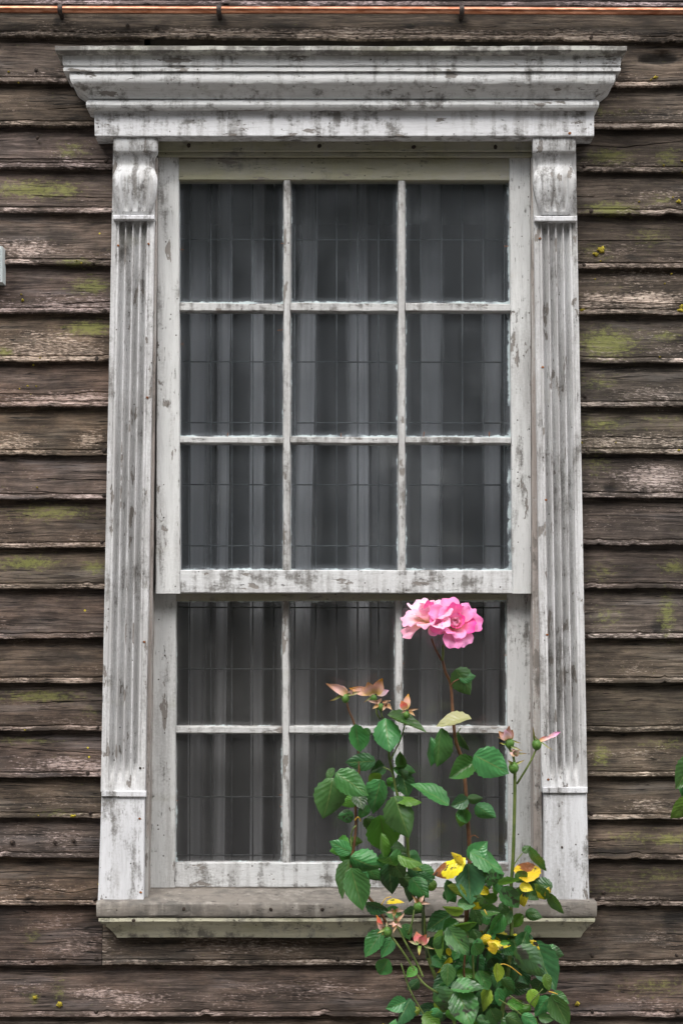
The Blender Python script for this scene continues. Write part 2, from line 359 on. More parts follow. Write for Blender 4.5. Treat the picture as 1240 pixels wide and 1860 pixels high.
M_yelg = leafmat('yellowing_leaf', (.04, .13, .03), (.08, .2, .04), blotch=(.74, .60, .02), bcol2=(.05, .045, .035), bl_amt=.55, trans=.2, split=.42)
M_brown = leafmat('scorched_leaf', (.62, .46, .02), (.78, .60, .03), (.6, .4, .05), blotch=(.24, .085, .03), bcol2=(.06, .035, .03), bl_amt=.35, trans=.15, split=.42)
M_tan = leafmat('pale_leaf_back', (.30, .33, .14), (.42, .40, .2), (.45, .45, .25), trans=.3)
LM = {'g': M_leaf[0], 'd': M_leaf[1], 'f': M_leaf[2], 'l': M_leaf[3], 'm': M_mott, 'y': M_yel, 'b': M_yelg, 'o': M_brown, 't': M_tan}
M_pink = petalmat('pink_petal', (.95, .60, .44), (.93, .37, .59), (.90, .20, .52))
M_pale = petalmat('pale_pink_petal', (.97, .66, .40), (.96, .70, .74), (.95, .52, .70))
M_wither = petalmat('withered_petal', (.62, .42, .20), (.75, .46, .42), (.52, .24, .07), .25)
M_dryred = petalmat('dried_red_petal', (.6, .35, .2), (.66, .14, .15), (.42, .15, .04), .2)
M_sepal = petalmat('sepal', (.16, .24, .06), (.38, .36, .16), (.36, .20, .07), .15)
M_drysepal = petalmat('dry_sepal', (.28, .14, .06), (.48, .31, .19), (.45, .30, .2), .1)
M_hip = simple('green_hip', (.05, .13, .02), (.10, .20, .04), 140, .45)
M_stem_r = simple('red_brown_stem', (.09, .04, .022), (.17, .085, .04), 50, .55)
M_stem_g = simple('green_stem', (.07, .11, .025), (.13, .17, .045), 50, .5)
M_stem_d = simple('dark_stem', (.02, .03, .015), (.04, .055, .02), 50, .5)
M_gold = simple('yellow_stalk', (.4, .24, .03), (.55, .36, .05), 60, .5)

# ------------------------------------------------------------------ ground, room, trees across the garden
def grid_plane(name, x0, x1, y0, y1, z, mat):
    o = mesh(name, [(x0, y0, z), (x1, y0, z), (x1, y1, z), (x0, y1, z)], [(0, 1, 2, 3)], mat); tag(o, kind='structure'); return o
M_ground = simple('gravel_ground', (.09, .083, .075), (.20, .185, .17), 60, .95, .6)
grid_plane('ground', -120, 120, -120, 0.0, 0, M_ground)

# ------------------------------------------------------------------ clapboard wall
wall = empty('clapboard_wall', (0, 0, 0))
tag(wall, 'weathered brown clapboard house wall with green algae and nail heads', 'wall', kind='thing')
moss_sp = [(130,275,30,9,1),(60,345,75,15,1),(120,347,20,14,1),(165,520,38,14,1),(160,597,45,13,1),(140,478,32,7,.8),(10,640,18,9,1),(90,930,70,13,.9),(50,1022,60,12,.9),(172,1030,22,12,.9),(75,1265,70,9,1),(165,1298,15,6,1),(40,1345,90,6,.6),
 (100,1475,40,8,.4),(1105,287,45,14,1),(1210,290,25,14,1),(1110,382,45,13,1),(1200,365,30,10,.6),(1100,625,55,26,1),(1205,612,30,9,.8),(1090,695,40,16,.5),(1090,770,50,12,.7),(1200,765,60,8,.6),(1080,840,30,25,.5),(1210,1115,14,40,.8),(1222,1030,24,12,.9),(1090,1040,30,20,.5),(1090,1372,16,20,.8),
 (1210,1350,60,9,.5),(1215,1525,30,9,1),(1150,1520,60,12,.5),(1120,1610,60,14,.5),(1200,1590,50,12,.6),(1190,1790,60,20,.5),(1100,205,60,10,.4),(1100,1120,30,20,.45),(1180,430,40,20,.5),(60,1700,14,14,.6),(62,1812,12,8,1),(110,1800,14,25,.5),(1110,520,50,6,.5),(1080,460,30,20,.5)]
pale_sp = [(450,62,420,9,.6),(60,62,90,8,.5),(950,66,300,8,.5),(60,450,70,26,.55),(110,560,90,10,.7),(70,625,100,25,.6),(120,725,90,12,.6),(40,805,60,22,.6),(165,800,30,20,.6),(1160,500,80,12,.5),(1150,545,90,14,1.0),(1180,710,70,16,.6),(1150,800,90,16,.6),(1190,870,60,26,.7),(1180,960,60,12,.5),
 (150,300,50,8,.4),(1190,640,50,8,.4),(100,1390,100,14,.6),(90,1520,110,20,.6),(130,1450,60,14,.5),(60,1600,60,12,.4),(150,1715,60,20,.6),(60,1680,100,20,.35),(400,1700,200,30,.25),(160,1800,60,8,.8),(60,1790,60,20,.4),(320,1810,200,16,.4),(550,1800,150,20,.4),(1150,1370,90,14,.4),(1190,1460,60,12,.4),(1060,1680,60,14,.5),(1150,1700,90,10,.4),(1140,1630,90,6,.5),
 (60,140,100,8,.3),(1190,350,60,10,.35),(1180,300,70,8,.3)]
# (photo row of the drip edge at the left, at the right, warmth left, warmth right)
rows = [(-66,-62,.1,.1),(12,16,.1,.1),(70,78,.12,.15),(152,160,.2,.3),(232,236,.2,.12),(307,315,.3,.1),(388,393,.3,.1),(482,490,.55,.1),(570,573,.45,.1),(658,660,.55,.05),(740,740,.7,.05),(828,825,.8,.1),(908,905,.55,.1),(996,990,.5,.15),(1070,1070,.45,.1),(1160,1160,.6,.1),(1240,1240,.5,.2),(1328,1328,.55,.3),(1412,1410,.7,.35),(1485,1488,.55,.35),(1557,1560,.5,.3),(1643,1645,.8,.4),(1752,1752,.8,.55),(1845,1845,.75,.5)]
k = 1845
while k < 2380: k += 88; rows.append((k, k, .6, .5))
XL0, XR1 = -420, 1660
cracks = {  # board index, side -> polyline in photo pixels
 (5,'L'): [(-50,296),(60,297),(130,300),(200,291)], (10,'L'): [(-100,715),(60,716),(110,718),(165,712),(210,713)], (18,'L'): [(-120,1345),(0,1356),(90,1363),(210,1369)], (21,'L'): [(-120,1604),(0,1608),(70,1611),(130,1621),(180,1612)],
 (5,'R'): [(1030,262),(1130,268),(1180,262),(1300,250)], (7,'R'): [(1030,438),(1300,436)], (8,'R'): [(1030,548),(1240,553),(1400,556)], (11,'R'): [(1030,792),(1120,793),(1180,797),(1240,794),(1400,793)], (7,'L'): None, (18,'R'): [(1030,1401),(1080,1402),(1130,1396),(1160,1396)]}
dents = [(1192,108,40,9,.016),(1205,104,20,5,.012),(1108,888,12,10,.008),(1197,1140,9,14,.006),(117,595,7,5,.005),(130,150,5,4,.004),(150,342,9,4,.004),(1150,1610,6,3,.004),(1215,1690,14,25,.002),(60,1560,90,3,.002)]
dark_sp = [(130,150,9,5,1),(150,342,12,6,1),(117,595,9,6,1),(1108,888,16,12,.8),(1192,108,44,11,1),(1215,1680,26,30,.8),(1110,1545,60,11,.9),(1190,1545,40,8,.6),(1110,1380,30,16,.6),(1180,1362,50,7,.7),(1160,530,30,8,.5),(1090,740,20,30,.5),(1130,570,70,20,.3),(60,185,120,30,.3),(130,215,60,12,.7),(190,170,40,60,.4),(40,290,60,14,.4),
 (520,45,60,10,.5),(800,45,90,10,.5),(400,45,24,20,.7),(838,45,20,20,.6),(110,40,16,14,.6),(1140,215,60,14,.6),(1190,1140,20,18,.7),(1090,1450,30,12,.4),(1180,1610,60,10,.5),(190,455,14,30,.5),(30,525,50,16,.5),(60,1610,80,10,.5),(700,1830,200,8,.4),(545,1770,80,20,.4),(900,1700,120,30,.4)]  # knots and stains, plus shade painted below pipe clips and cornice ends
def spot(px, py, sp):
    v = 0.0
    for (x, y, rx, ry, s) in sp:
        q = ((px-x)/rx)**2+((py-y)/ry)**2
        if q < 6: v = max(v, s*math.exp(-q*.9))
    return v
D_BOT, D_TOP = .027, .005
def make_board(i, x0, x1, side, ends=(0, 0)):
    yl0, yr0 = rows[i-1][0], rows[i-1][1]; yl1, yr1 = rows[i][0], rows[i][1]
    warmth = rows[i][2] if side == 'L' else rows[i][3]
    if side == 'F': warmth = (rows[i][2]+rows[i][3])/2
    vis = x1 > -60 and x0 < 1300
    n = max(3, int((x1-x0)/5)) if i < 24 else max(3, int((x1-x0)/25))
    sdd = R.uniform(0, 500); cr = cracks.get((i, side))
    if not cr and i <= 24 and R.random() < .5:
        yy = yl1-R.uniform(20, 55); xa = {'L': 270, 'R': 980, 'F': R.choice((-60, 700))}[side]; ln = R.uniform(70, 220)*(-1 if side == 'L' else 1)
        cr = sorted([(xa, yy), (xa+ln*.5, yy+R.uniform(-3, 3)), (xa+ln, yy+R.uniform(-5, 5))])
    sag = R.uniform(-2, 2)
    warp_a = R.uniform(-.002, .002); wa = R.uniform(.3, 1.3); wb = R.uniform(.3, 1.1)
    vs, fs, A = [], [], {'vfrac': [], 'moss': [], 'pale': [], 'warm': [], 'dark': [], 'tone': [], 'hue_g': [], 'hue_b': []}; hg = R.uniform(.965, 1.03)+(.015 if side == 'R' else -.01); hb = (R.uniform(.93, 1.05) if side == 'R' else R.uniform(.92, 1.08)) if i > 1 else 1.1; tone = R.uniform(.88, 1.6)*(.92 if side == 'R' else 1.04); uvs = []
    pr = None
    for a in range(n+1):
        px = lerp(x0, x1, a/n); tt = px/1240.0
        yb = lerp(yl1, yr1, tt); yt = lerp(yl0, yr0, tt)-16
        wobb = wa*(2.2*nz(px*.011, sdd)+1.1*nz(px*.037, sdd+3))+wb*nz(px*.21, sdd+4)
        chip = max(0.0, nz(px*.028, sdd+20)-.42)*17+max(0.0, nz(px*.09, sdd+21)-.5)*8
        yb += wobb-chip
        Hh = yb-yt
        # heights above the drip edge in photo pixels, with depth offsets
        prof = [(.3, -.016, 0), (0.0, -.0125, 0), (.2, -.003, 0), (1.6, -.0006, 0), (5.0, .0, 0), (7.2, -.0006, 0), (8.6, -.0026, 0), (10.2, -.0026, 0), (11.6, -.0004, 0), (15, 0, 0)]
        top = [.27, .36, .45, .55, .65, .75, .86, 1.0]
        hs = [(h, o) for h, o, _ in prof]
        if cr:
            # row heights squeeze around the crack
            yc = None
            for (ax, ay), (bx, by) in zip(cr, cr[1:]):
                if ax <= px <= bx: yc = lerp(ay, by, (px-ax)/(bx-ax)); break
            f_ = 1.0
            if yc is None: yc = cr[0][1] if px < cr[0][0] else cr[-1][1]; f_ = 0.0
            yc += .9*nz(px*.09, sdd+50)+.6*nz(px*.3, sdd+51)
            hc = max(17.5, yb-yc); wd = 1.3+.7*nz(px*.04, sdd+8)
            hs += [(lerp(15, hc, .5), 0), (hc-wd-.4, .0012*f_), (hc-wd, .0005*f_), (hc-.3, -.011*f_), (hc+wd*.3, -.011*f_), (hc+wd*.5, -.001*f_)]
            hs += [(lerp(hc+wd, Hh, q), -.001*f_) for q in (.12, .3, .5, .7, .85, 1.0)]
        else:
            hs += [(lerp(15, Hh, q), 0) for q in (.1, .2, .3, .42, .54, .66, .78, .9, 1.0)]
        for j, (h, off) in enumerate(hs):
            q = h/Hh; d = lerp(D_BOT, D_TOP, q)+off
            y = yb-h
            if j >= 3:
                d += .0012*nz(px*.02, h*.06, sdd)+.0005*nz(px*.07, h*.35, sdd)+warp_a*math.sin(px*.006+sdd)
                for (dx_, dy_, rx, ry, dep) in dents:
                    qq = ((px-dx_)/rx)**2+((y-dy_)/ry)**2
                    if qq < 2.5: d -= dep*math.exp(-qq*qq*1.1)
            p = W(px, y, 0.012); vs.append(Vector((p.x, -d, p.z)))
            vf = min(1, max(0, (yb-y)/(Hh-16)))
            A['vfrac'].append(vf); A['warm'].append(warmth); A['tone'].append(tone); A['hue_g'].append(hg); A['hue_b'].append(hb)
            A['moss'].append(spot(px, y, moss_sp)); A['dark'].append(spot(px, y, dark_sp))

            edge = .85 if 1 < j < 7 else (.05 if j in (7, 8) else 0)
            gen = max(0, .42-.75*vf)+(.10 if i in (1,) else 0)
            A['pale'].append(max(edge*(.62+.6*nz(px*.02, sdd+70)), spot(px, y, pale_sp)+gen*.62))
            uvs.append((p.x+sdd, p.z+sdd*.37))
        m = len(hs)
        if a:
            for j in range(m-1): fs.append(((a-1)*m+j, a*m+j, a*m+j+1, (a-1)*m+j+1))
    for a in (0, n):
        fs.append(tuple(a*m+j for j in range(m)) if a else tuple(j for j in range(m))[::-1])
    o = mesh('clapboard', vs, fs, M_board, wall, True, A, fixn=True)
    uvl = o.data.uv_layers.new(name='UVMap')
    for lp in o.data.loops: uvl.data[lp.index].uv = uvs[lp.vertex_index]
    o.data.set_sharp_from_angle(angle=math.radians(40))
    return o
for i in range(1, len(rows)):
    if i <= 2: make_board(i, XL0, XR1, 'F')
    elif i <= 21:
        make_board(i, XL0, 262, 'L'); make_board(i, 985, XR1, 'R')
    elif i == 22: make_board(i, XL0, 186.2, 'L'); make_board(i, 187.4, XR1, 'R')
    elif i < 26: make_board(i, XL0, XR1, 'F')
    else: make_board(i, XL0, 500+R.uniform(-200, 200), 'F') if False else make_board(i, XL0, XR1, 'F')
# sheathing behind the boards, around the opening
def slab(name, xa, ya, xb, yb, df, db, mat, parent):
    p, q = W(xa, ya, 0), W(xb, yb, 0)
    vs = [Vector((x, -d, z)) for d in (df, db) for x, z in ((p.x, p.z), (q.x, p.z), (q.x, q.z), (p.x, q.z))]
    return mesh(name, vs, [(0, 1, 2, 3), (7, 6, 5, 4), (0, 4, 5, 1), (1, 5, 6, 2), (2, 6, 7, 3), (3, 7, 4, 0)], mat, parent)
zb = -.004
slab('sheathing', XL0, -140, 258, 2390, zb, -.03, M_dark, wall); slab('sheathing', 990, -140, XR1, 2390, zb, -.03, M_dark, wall)
slab('sheathing', 258, -140, 990, 262, zb, -.03, M_dark, wall); slab('sheathing', 258, 1660, 990, 2390, zb, -.03, M_dark, wall)

def disc(name, c, r, dep, mat, parent, axis=Vector((0, -1, 0)), sides=9, dome=.4):
    """a small domed nail head standing on a surface"""
    ax = axis.normalized(); a = ax.orthogonal().normalized(); b = ax.cross(a); vs, fs = [], []
    for k, (rr, h) in enumerate(((1, -.003/dep if dep else 0), (1, .2), (.75, .8))):
        for j in range(sides):
            an = 2*math.pi*j/sides; q = rr*r*(1+.12*math.sin(an*2+c.x*90)); vs.append(c+a*q*math.cos(an)+b*q*math.sin(an)+ax*h*dep)
    vs.append(c+ax*dep)
    for k in range(2):
        for j in range(sides): fs.append((k*sides+j, k*sides+(j+1) % sides, (k+1)*sides+(j+1) % sides, (k+1)*sides+j))
    for j in range(sides): fs.append((2*sides+j, 2*sides+(j+1) % sides, len(vs)-1))
    return mesh(name, vs, fs, mat, parent, True)
nails = [(66,127),(193,112),(285,50),(232,46),(378,64),(648,69),(1073,68),(68,250),(130,127),(193,292),(190,565),(176,652),(198,652),(190,818),(190,900),(185,985),(178,1322),(160,1405),(164,1476),(172,1633),(175,1742),(60,1745),(1060,481),(1066,817),(1065,1156),(1073,1478),(1075,1735),(1075,1837),(1228,1735),(1230,1837),(612,1742),(935,1742),(1073,383),(1062,720),(1095,1621),(1058,900),(1060,302),(175,1838),(100,1530),(134,1527),(23,1530),(350,1742)]
for (x, y) in nails:
    p = W(x, y, .0258); disc('nail_head', p, R.uniform(.0036, .0058), .0022, M_nail, wall)
def blobs(px, py, r, n):
    """one connected crust of lichen: a lumpy disc"""
    c = W(px, py, .0262); vs = [c+Vector((0, -.003, 0))]; fs = []; S = 16; sdd = R.uniform(0, 99)
    for k in (1, 2, 3, 4):
        for j in range(S):
            an = 2*math.pi*j/S; rr = (r*.9 if r > 4 else r*.6)*S0*k/4*(1+.95*nz(math.cos(an)*1.6, math.sin(an)*1.6, sdd)+.6*nz(math.cos(an)*4, math.sin(an)*4, sdd))
            h = (.0018*(1-(k/4)**3))+.0016*nz(rr*700, an*2, sdd) if k < 4 else -.0045
            vs.append(c+Vector((math.cos(an)*rr, -h, math.sin(an)*rr*.8)))
    for j in range(S): fs.append((0, 1+j, 1+(j+1) % S))
    for k in range(3):
        for j in range(S): fs.append((1+k*S+j, 1+k*S+(j+1) % S, 1+(k+1)*S+(j+1) % S, 1+(k+1)*S+j))
    mesh('lichen', vs, fs, M_lichen, wall, True)
for (x, y, r) in [(1091,453,8),(1082,461,5),(1090,474,3),(1237,556,5),(1235,564,6),(1056,563,5),(39,534,3),(41,545,4),(50,701,4),(66,701,3),(36,706,2.5),(148,478,4),(140,473,3),(63,1812,6),(108,1825,5),(46,1326,4),(133,1482,5),(70,1481,3),(1048,1824,5),(1190,140,5),(1182,144,3),(1205,300,3),(1232,365,5),(1222,358,3),(1160,366,3),(1238,292,4),(68,885,3),(1056,804,4),(1207,515,3),(1080,507,3),(1198,648,3),(1219,497,3),(73,650,3),(1118,804,3),(1232,818,4),(16,130,3),(34,150,2.5)]:
    blobs(x, y, r, 5)

# ------------------------------------------------------------------ window
win = empty('sash_window', W(622, 1640, 0))
tag(win, 'tall white sash window with fluted pilasters, moulded cornice and fifteen panes', 'window', kind='thing')
def moulding(name, prof, mat, parent, cols=90, wob=.0008, back=.0, close=True):
    """prof rows (py, d, px left, px right) down the front; mitred returns run straight back to the wall"""
    sdd = R.uniform(0, 99); secs = []
    pts = []
    for (py, d, xl, xr) in prof:
        a, b_ = W(xl, py, d), W(xr, py, d); pts.append((a, b_))
    ns = len(pts)
    for a in range(cols+1):
        t = a/cols; s = []
        for k, (p, q) in enumerate(pts):
            v = p.lerp(q, t); x = v.x
            v = v+Vector((0, wob*.8*nz(x*6, k*.3, sdd)+wob*.4*nz(x*45, k*.7, sdd), wob*1.1*nz(x*5, sdd)+wob*.6*nz(x*38, k*.8, sdd)))
            s.append(v)
        s = [Vector((s[0].x, back, s[0].z))]+s+[Vector((s[-1].x, back, s[-1].z))]
        secs.append(s)
    # return ends
    first = [Vector((v.x, back, v.z)) for v in secs[0]]; last = [Vector((v.x, back, v.z)) for v in secs[-1]]
    return loft(name, [first]+secs+[last], mat, parent)
ent = empty('cornice', W(622, 248, 0), win)
moulding('cornice_cap', [(83.5,.120,102,1136),(84,.160,100,1138),(91,.160,100.5,1137.5),(94,.157,103,1135.5),(100,.144,112,1128)], M_cap, ent, wob=.0016)
moulding('cornice_fascia', [(100.5,.139,114,1127),(110,.139,114.5,1126.7),(118,.138,115,1126.5),(120,.133,117,1125),(122.5,.133,117,1125),(124,.139,115,1126.5),(129,.139,115.5,1126)], M_crown, ent)
moulding('crown_moulding', [(131.5,.133,127,1117),(140,.134,127,1117),(147,.133,128.5,1115.5),(152,.130,132,1111),(159,.120,140,1104),(167,.109,148,1095),(174,.103,157,1085),(179,.100,163,1077)], M_crown, ent)
moulding('bead_moulding', [(180,.089,166,1077),(181.5,.097,160,1084),(185,.103,157,1087),(190,.105,156.5,1087),(195,.102,157.5,1086),(198,.096,161,1083),(200,.089,165,1080)], M_crown, ent)
moulding('frieze_board', [(200.5,.080,172.5,1077.5),(201.5,.082,172,1078),(222,.082,172,1078),(246,.082,172.5,1078),(248,.080,173,1077.5)], M_frieze, ent)
disc('nail_head', W(1034, 242, .0825), .0035, .001, M_rust, ent)

def pilaster(side):
    P = empty('pilaster', W(240 if side < 0 else 1010, 1640, 0), win)
    def E(py):   # outer, inner edge in photo pixels
        if side < 0: return (lerp(206, 179, (py-250)/1390), lerp(284, 263, (py-250)/1390) if py > 405 else 286)
        return (lerp(1045, 1070, (py-250)/1390), lerp(967, 986, (py-250)/1390))
    # backing board with the fluted front
    secs = []; NX = 100; y0, y1 = 248, 1438; NR = 64; sdd = R.uniform(0, 99)
    DB = .050
    for r in range(NR+1):
        py = lerp(y0, y1, r/NR); o_, i_ = E(py)
        if side < 0: i_ = lerp(281, 264, (py-405)/1030) if py > 405 else 281
        a, b_ = min(o_, i_), max(o_, i_)
        fade = min(1, max(0, (py-392)/14))*min(1, max(0, (1412-py)/20))
        s = []
        A, B = W(a, py, DB), W(b_, py, DB)
        s.append(Vector((A.x, 0.0, A.z))); s.append(Vector((A.x, -DB+.003, A.z)))
        for j in range(NX+1):
            u = j/NX; um = .5+(u-.5)
            d = DB
            q = (u-.16)/.68
            if 0 < q < 1:
                f = (q*4) % 1.0
                if .10 < f < .90: d -= fade*.0155*math.sin(math.pi*(f-.10)/.80)**.42
            elif u < .03 or u > .97: d -= .0005
            if abs(u-.115) < .014 or abs(u-.885) < .014: d -= .0016*fade
            z = A.z; x = lerp(A.x+.0005, B.x-.0005, u)
            d += .0007*nz(x*30, z*2.5, sdd)+.0004*nz(x*120, z*9, sdd)
            s.append(Vector((x, -d, z)))
        s.append(Vector((B.x, -DB+.003, B.z))); s.append(Vector((B.x, 0.0, B.z)))
        secs.append(s)
    loft('fluted_shaft', secs, M_shaft, P)
    # scrolled capital
    rows_ = [(248.5,.073,0),(250,.075,0),(272,.075,0),(275,.073,.2),(279,.066,.6),(288,.060,5),(297,.057,8),(301,.0575,8),(312,.067,3.5),(320,.0735,.5),(327,.0755,0),(338,.0755,.8),(350,.0735,2.5),(362,.070,5),(374,.066,8),(384,.062,11),(390,.059,13)]
    secs = []
    for (py, d0, ins) in rows_:
        o_, i_ = E(py); a, b_ = min(o_, i_)+ins, max(o_, i_)-ins; A, B = W(a, py, d0), W(b_, py, d0); s = [Vector((A.x, -.051, A.z))]
        fl = min(1, max(0, (py-312)/10))*min(1, max(0, (384-py)/10))
        for j in range(41):
            u = j/40; d = d0-.004*max(0, abs(u-.5)*2-.86)/.14*(.5 if py < 276 else 1)
            for cx in (.26, .5, .74):
                q = abs(u-cx)/.085
                if q < 1: d -= fl*.0065*math.cos(q*math.pi/2)**.6
            s.append(Vector((lerp(A.x, B.x, u), -d, A.z)))
        s.append(Vector((B.x, -.051, B.z))); secs.append(s)
    loft('capital', secs, M_capital, P)
    o_, i_ = E(396); a, b_ = (206, 280.5) if side < 0 else (970, 1047)
    hbar('necking', a, b_, (390, 390) if side < 0 else (392, 392), (399, 399) if side < 0 else (402, 402), .064, .04, M_plinth, P, step=8)
    a, b_ = (185, 265) if side < 0 else (985.5, 1066)
    hbar('base_moulding', a, b_, (1436, 1437) if side < 0 else (1430, 1430), (1447, 1448) if side < 0 else (1441, 1441), .060, .0, M_plinth, P, step=8)
    if side < 0: vbar('plinth', 1447.5, 1637, (184.5, 178), (263, 261.5), .054, 0.0, M_plinth, P)
    else: vbar('plinth', 1441.5, 1634, (986.5, 987.5), (1065, 1069.5), .054, 0.0, M_plinth, P)
    for (x, y) in ([(215,446),(270,443),(268,722),(262,1166),(255,1395),(254,1487),(256,1621)] if side < 0 else [(980,433),(985,667),(991,908),(993,1153),(995,1416),(1020,1539)]):
        disc('nail_head', W(x, y, .0505 if y < 1440 else .0545), .0028, .0012, M_rust if R.random() < .75 else M_nail, P)
pilaster(-1); pilaster(1)
# head, stops, jambs
hbar('head_casing', 287, 966, (250, 251), (275, 275), .036, -.05, M_head, win)
hbar('head_stop', 287, 966, (276, 277), (284, 285), .028, -.05, M_head, win)
for (x, y) in [(343,264),(580,265),(751,267),(899,267)]:
    disc('nail_head', W(x, y, .0365), .005, .0008, M_nail, win)
vbar('stop_bead', 286, 1636, (280, 262), (287, 269), .034, -.10, M_reddish, win, wob=.0012)
vbar('stop_bead', 286, 1634, (964.5, 968), (970, 986), .034, -.10, M_reddish, win, wob=.0012)
vbar('jamb', 286, 1636, (262, 250), (279.5, 261.5), .020, -.13, M_stile, win); vbar('jamb', 286, 1636, (970.5, 986.5), (988, 992), .020, -.13, M_stile, win)
# upper sash (outer), 3 x 3
DU, DL = .016, -.030
us = empty('upper_sash', W(624, 1078, DU), win)
vbar('stile', 286, 1078, (287, 283), (325, 327.5), DU, DU-.04, M_stile, us); vbar('stile', 286, 1078, (924.5, 930), (963.5, 965), DU, DU-.04, M_stile, us)
hbar('top_rail', 325.5, 924, (287, 287), (327, 328), DU-.001, DU-.04, M_head, us)
hbar('meeting_rail', 328, 929.5, (1035, 1036), (1077, 1078), DU-.0015, DU-.04, M_rail, us, wob=.0011)
ux = [(325, 327.5), (516, 514.5), (527, 526), (723, 724), (735, 735), (924.5, 930)]
uy = [(327, 328), (550, 552), (564, 565), (793, 795), (804, 805), (1035, 1036)]
for k in (1, 3): vbar('muntin', 327, 1036, ux[k], ux[k+1], DU-.003, DU-.024, M_muntin_v, us, putty=.003, wob=.0011, step=9)
for k in (1, 3):
    for (a, b_) in ((326, 515), (527.5, 722.5), (736, 927)):
        hbar('muntin', a, b_, uy[k], uy[k+1], DU-.0035, DU-.024, M_muntin_h, us, putty=.003, wob=.0010, step=9)
ls = empty('lower_sash', W(620, 1613, DL), win)
vbar('stile', 1062, 1612, (270, 270.5), (320, 318), DL, DL-.04, M_stile, ls); vbar('stile', 1062, 1612, (920, 923), (966, 981), DL, DL-.04, M_stile, ls)
hbar('top_rail', 320.5, 919.5, (1052, 1052), (1092, 1090), DL-.001, DL-.04, M_head, ls)
hbar('bottom_rail', 318.5, 922.5, (1567, 1567), (1612, 1613), DL-.001, DL-.04, M_rail, ls, wob=.0011)
lx = [(320, 318), (513, 514), (523, 526), (718, 720), (729, 733), (920, 923)]
ly = [(1091, 1090), (1320, 1321), (1331, 1332), (1567, 1567)]
for k in (1, 3): vbar('muntin', 1090, 1568, lx[k], lx[k+1], DL-.003, DL-.024, M_muntin_v, ls, putty=.003, wob=.001, step=9)
for (a, b_) in ((319.5, 512.5), (525, 718), (731, 921)): hbar('muntin', a, b_, ly[1], ly[2], DL-.0035, DL-.024, M_muntin_h, ls, putty=.003, step=9)
def pane(x0, x1, y0, y1, d, parent, mat=None):
    a, b_ = W(x0-5, y0-5, d), W(x1+5, y1+5, d); mx, mz = abs(W(x0-2, y0-2, d).x-a.x), 0.004
    n = 26; vs, fs, ed = [], [], []
    for side in (0, .003):
        for i in range(n+1):
            for j in range(n+1):
                # denser rows near the edges
                e = lambda t: t*t*(3-2*t)
                u, v = e(i/n), e(j/n); x, z = lerp(a.x, b_.x, u), lerp(b_.z, a.z, v)
                vs.append(Vector((x, -d+side, z))); ed.append(max(0, min(x-a.x, b_.x-x, z-b_.z, a.z-z)-.0055))
    m = (n+1)**2
    for i in range(n):
        for j in range(n):
            q = (i*(n+1)+j, (i+1)*(n+1)+j, (i+1)*(n+1)+j+1, i*(n+1)+j+1); fs.append(q); fs.append(tuple(m+t for t in q[::-1]))
    ring = [i*(n+1) for i in range(n+1)]+[n*(n+1)+j for j in range(1, n+1)]+[i*(n+1)+n for i in range(n-1, -1, -1)]+[j for j in range(n-1, 0, -1)]
    for a_, c_ in zip(ring, ring[1:]+ring[:1]): fs.append((a_, c_, m+c_, m+a_))
    return mesh('pane', vs, fs, mat or M_glass, parent, False, {'edge': ed})
for r in range(3):
    for c_ in range(3):
        pane(ux[2*c_][0], ux[2*c_+1][0], uy[2*r][0], uy[2*r+1][0], DU-.0215, us)
for r in range(2):
    for c_ in range(3):
        pane(lx[2*c_][0], lx[2*c_+1][0], ly[2*r][0], ly[2*r+1][0], DL-.0215, ls, M_glass_low)
# glazing sprigs left in the rebates
for (x, y, dx, dy, up) in [(327,453,7,0,1),(327,625,7,0,1),(513,599,-9,1,1),(413,797,1,-11,1),(516,442,-6,0,1),(769,792,1,-8,1),(888,791,0,-7,1),(921,447,-6,0,1),(727,498,0,-6,1),(619,792,0,-5,1),(318,1454,6,0,0),(514,1444,-7,0,0),(514,1465,-6,0,0),(727,1205,7,0,0),(921,1190,-6,0,0)]:
    d = DU-.015 if up else DL-.015; par = us if up else ls
    tube('glazing_sprig', [W(x-dx*.4, y-dy*.4, d), W(x+dx, y+dy, d)], .0010, .0007, M_rust, par, 6, 2)
# sill with moulded apron
sl_ = empty('sill', W(620, 1665, 0), win)
def sillprof():
    return [(1611,-.040,256,990),(1614,-.030,256,990),(1637,.068,177,1082),(1640,.076,175.5,1083),(1643,.078,175,1083.5),(1662,.078,175.5,1083),(1665,.076,176,1082)]
moulding('sill_board', sillprof(), M_sill, sl_, wob=.0016, back=.03)
moulding('apron_moulding', [(1666,.070,180,1078),(1668,.074,179,1080),(1674,.074,179.5,1079.5),(1676,.070,183,1077),(1681,.064,191,1071),(1688,.056,200,1064),(1695,.049,207,1058),(1701,.046,212,1055),(1703,.044,213,1054)], M_apron, sl_, wob=.001)
for (x, y) in [(334,1651),(492,1652),(243,1672),(585,1652),(900,1672)]: disc('nail_head', W(x, y,   .079 if y < 1665 else .0745), .004, .001, M_nail, sl_)
# lead grid behind the glass
gr = empty('lead_grid', W(620, 1613, -.09), win)
DG = -.088
for k in range(-1, 17):
    x = 345+38*k
    if 318 < x < 926: tube('wire', [W(x, 300, DG), W(x+.4, 800, DG), W(x, 1320, DG), W(x, 1600, DG)], .0017, .0017, M_lead, gr, 6, 1)
for y in (435, 547, 657, 767.5, 880, 991, 1103, 1215, 1330, 1447, 1553):
    tube('wire', [W(300, y, DG-.0026), W(620, y+.6, DG-.0026), W(945, y+1, DG-.0026)], .0017, .0017, M_lead, gr, 6, 1)

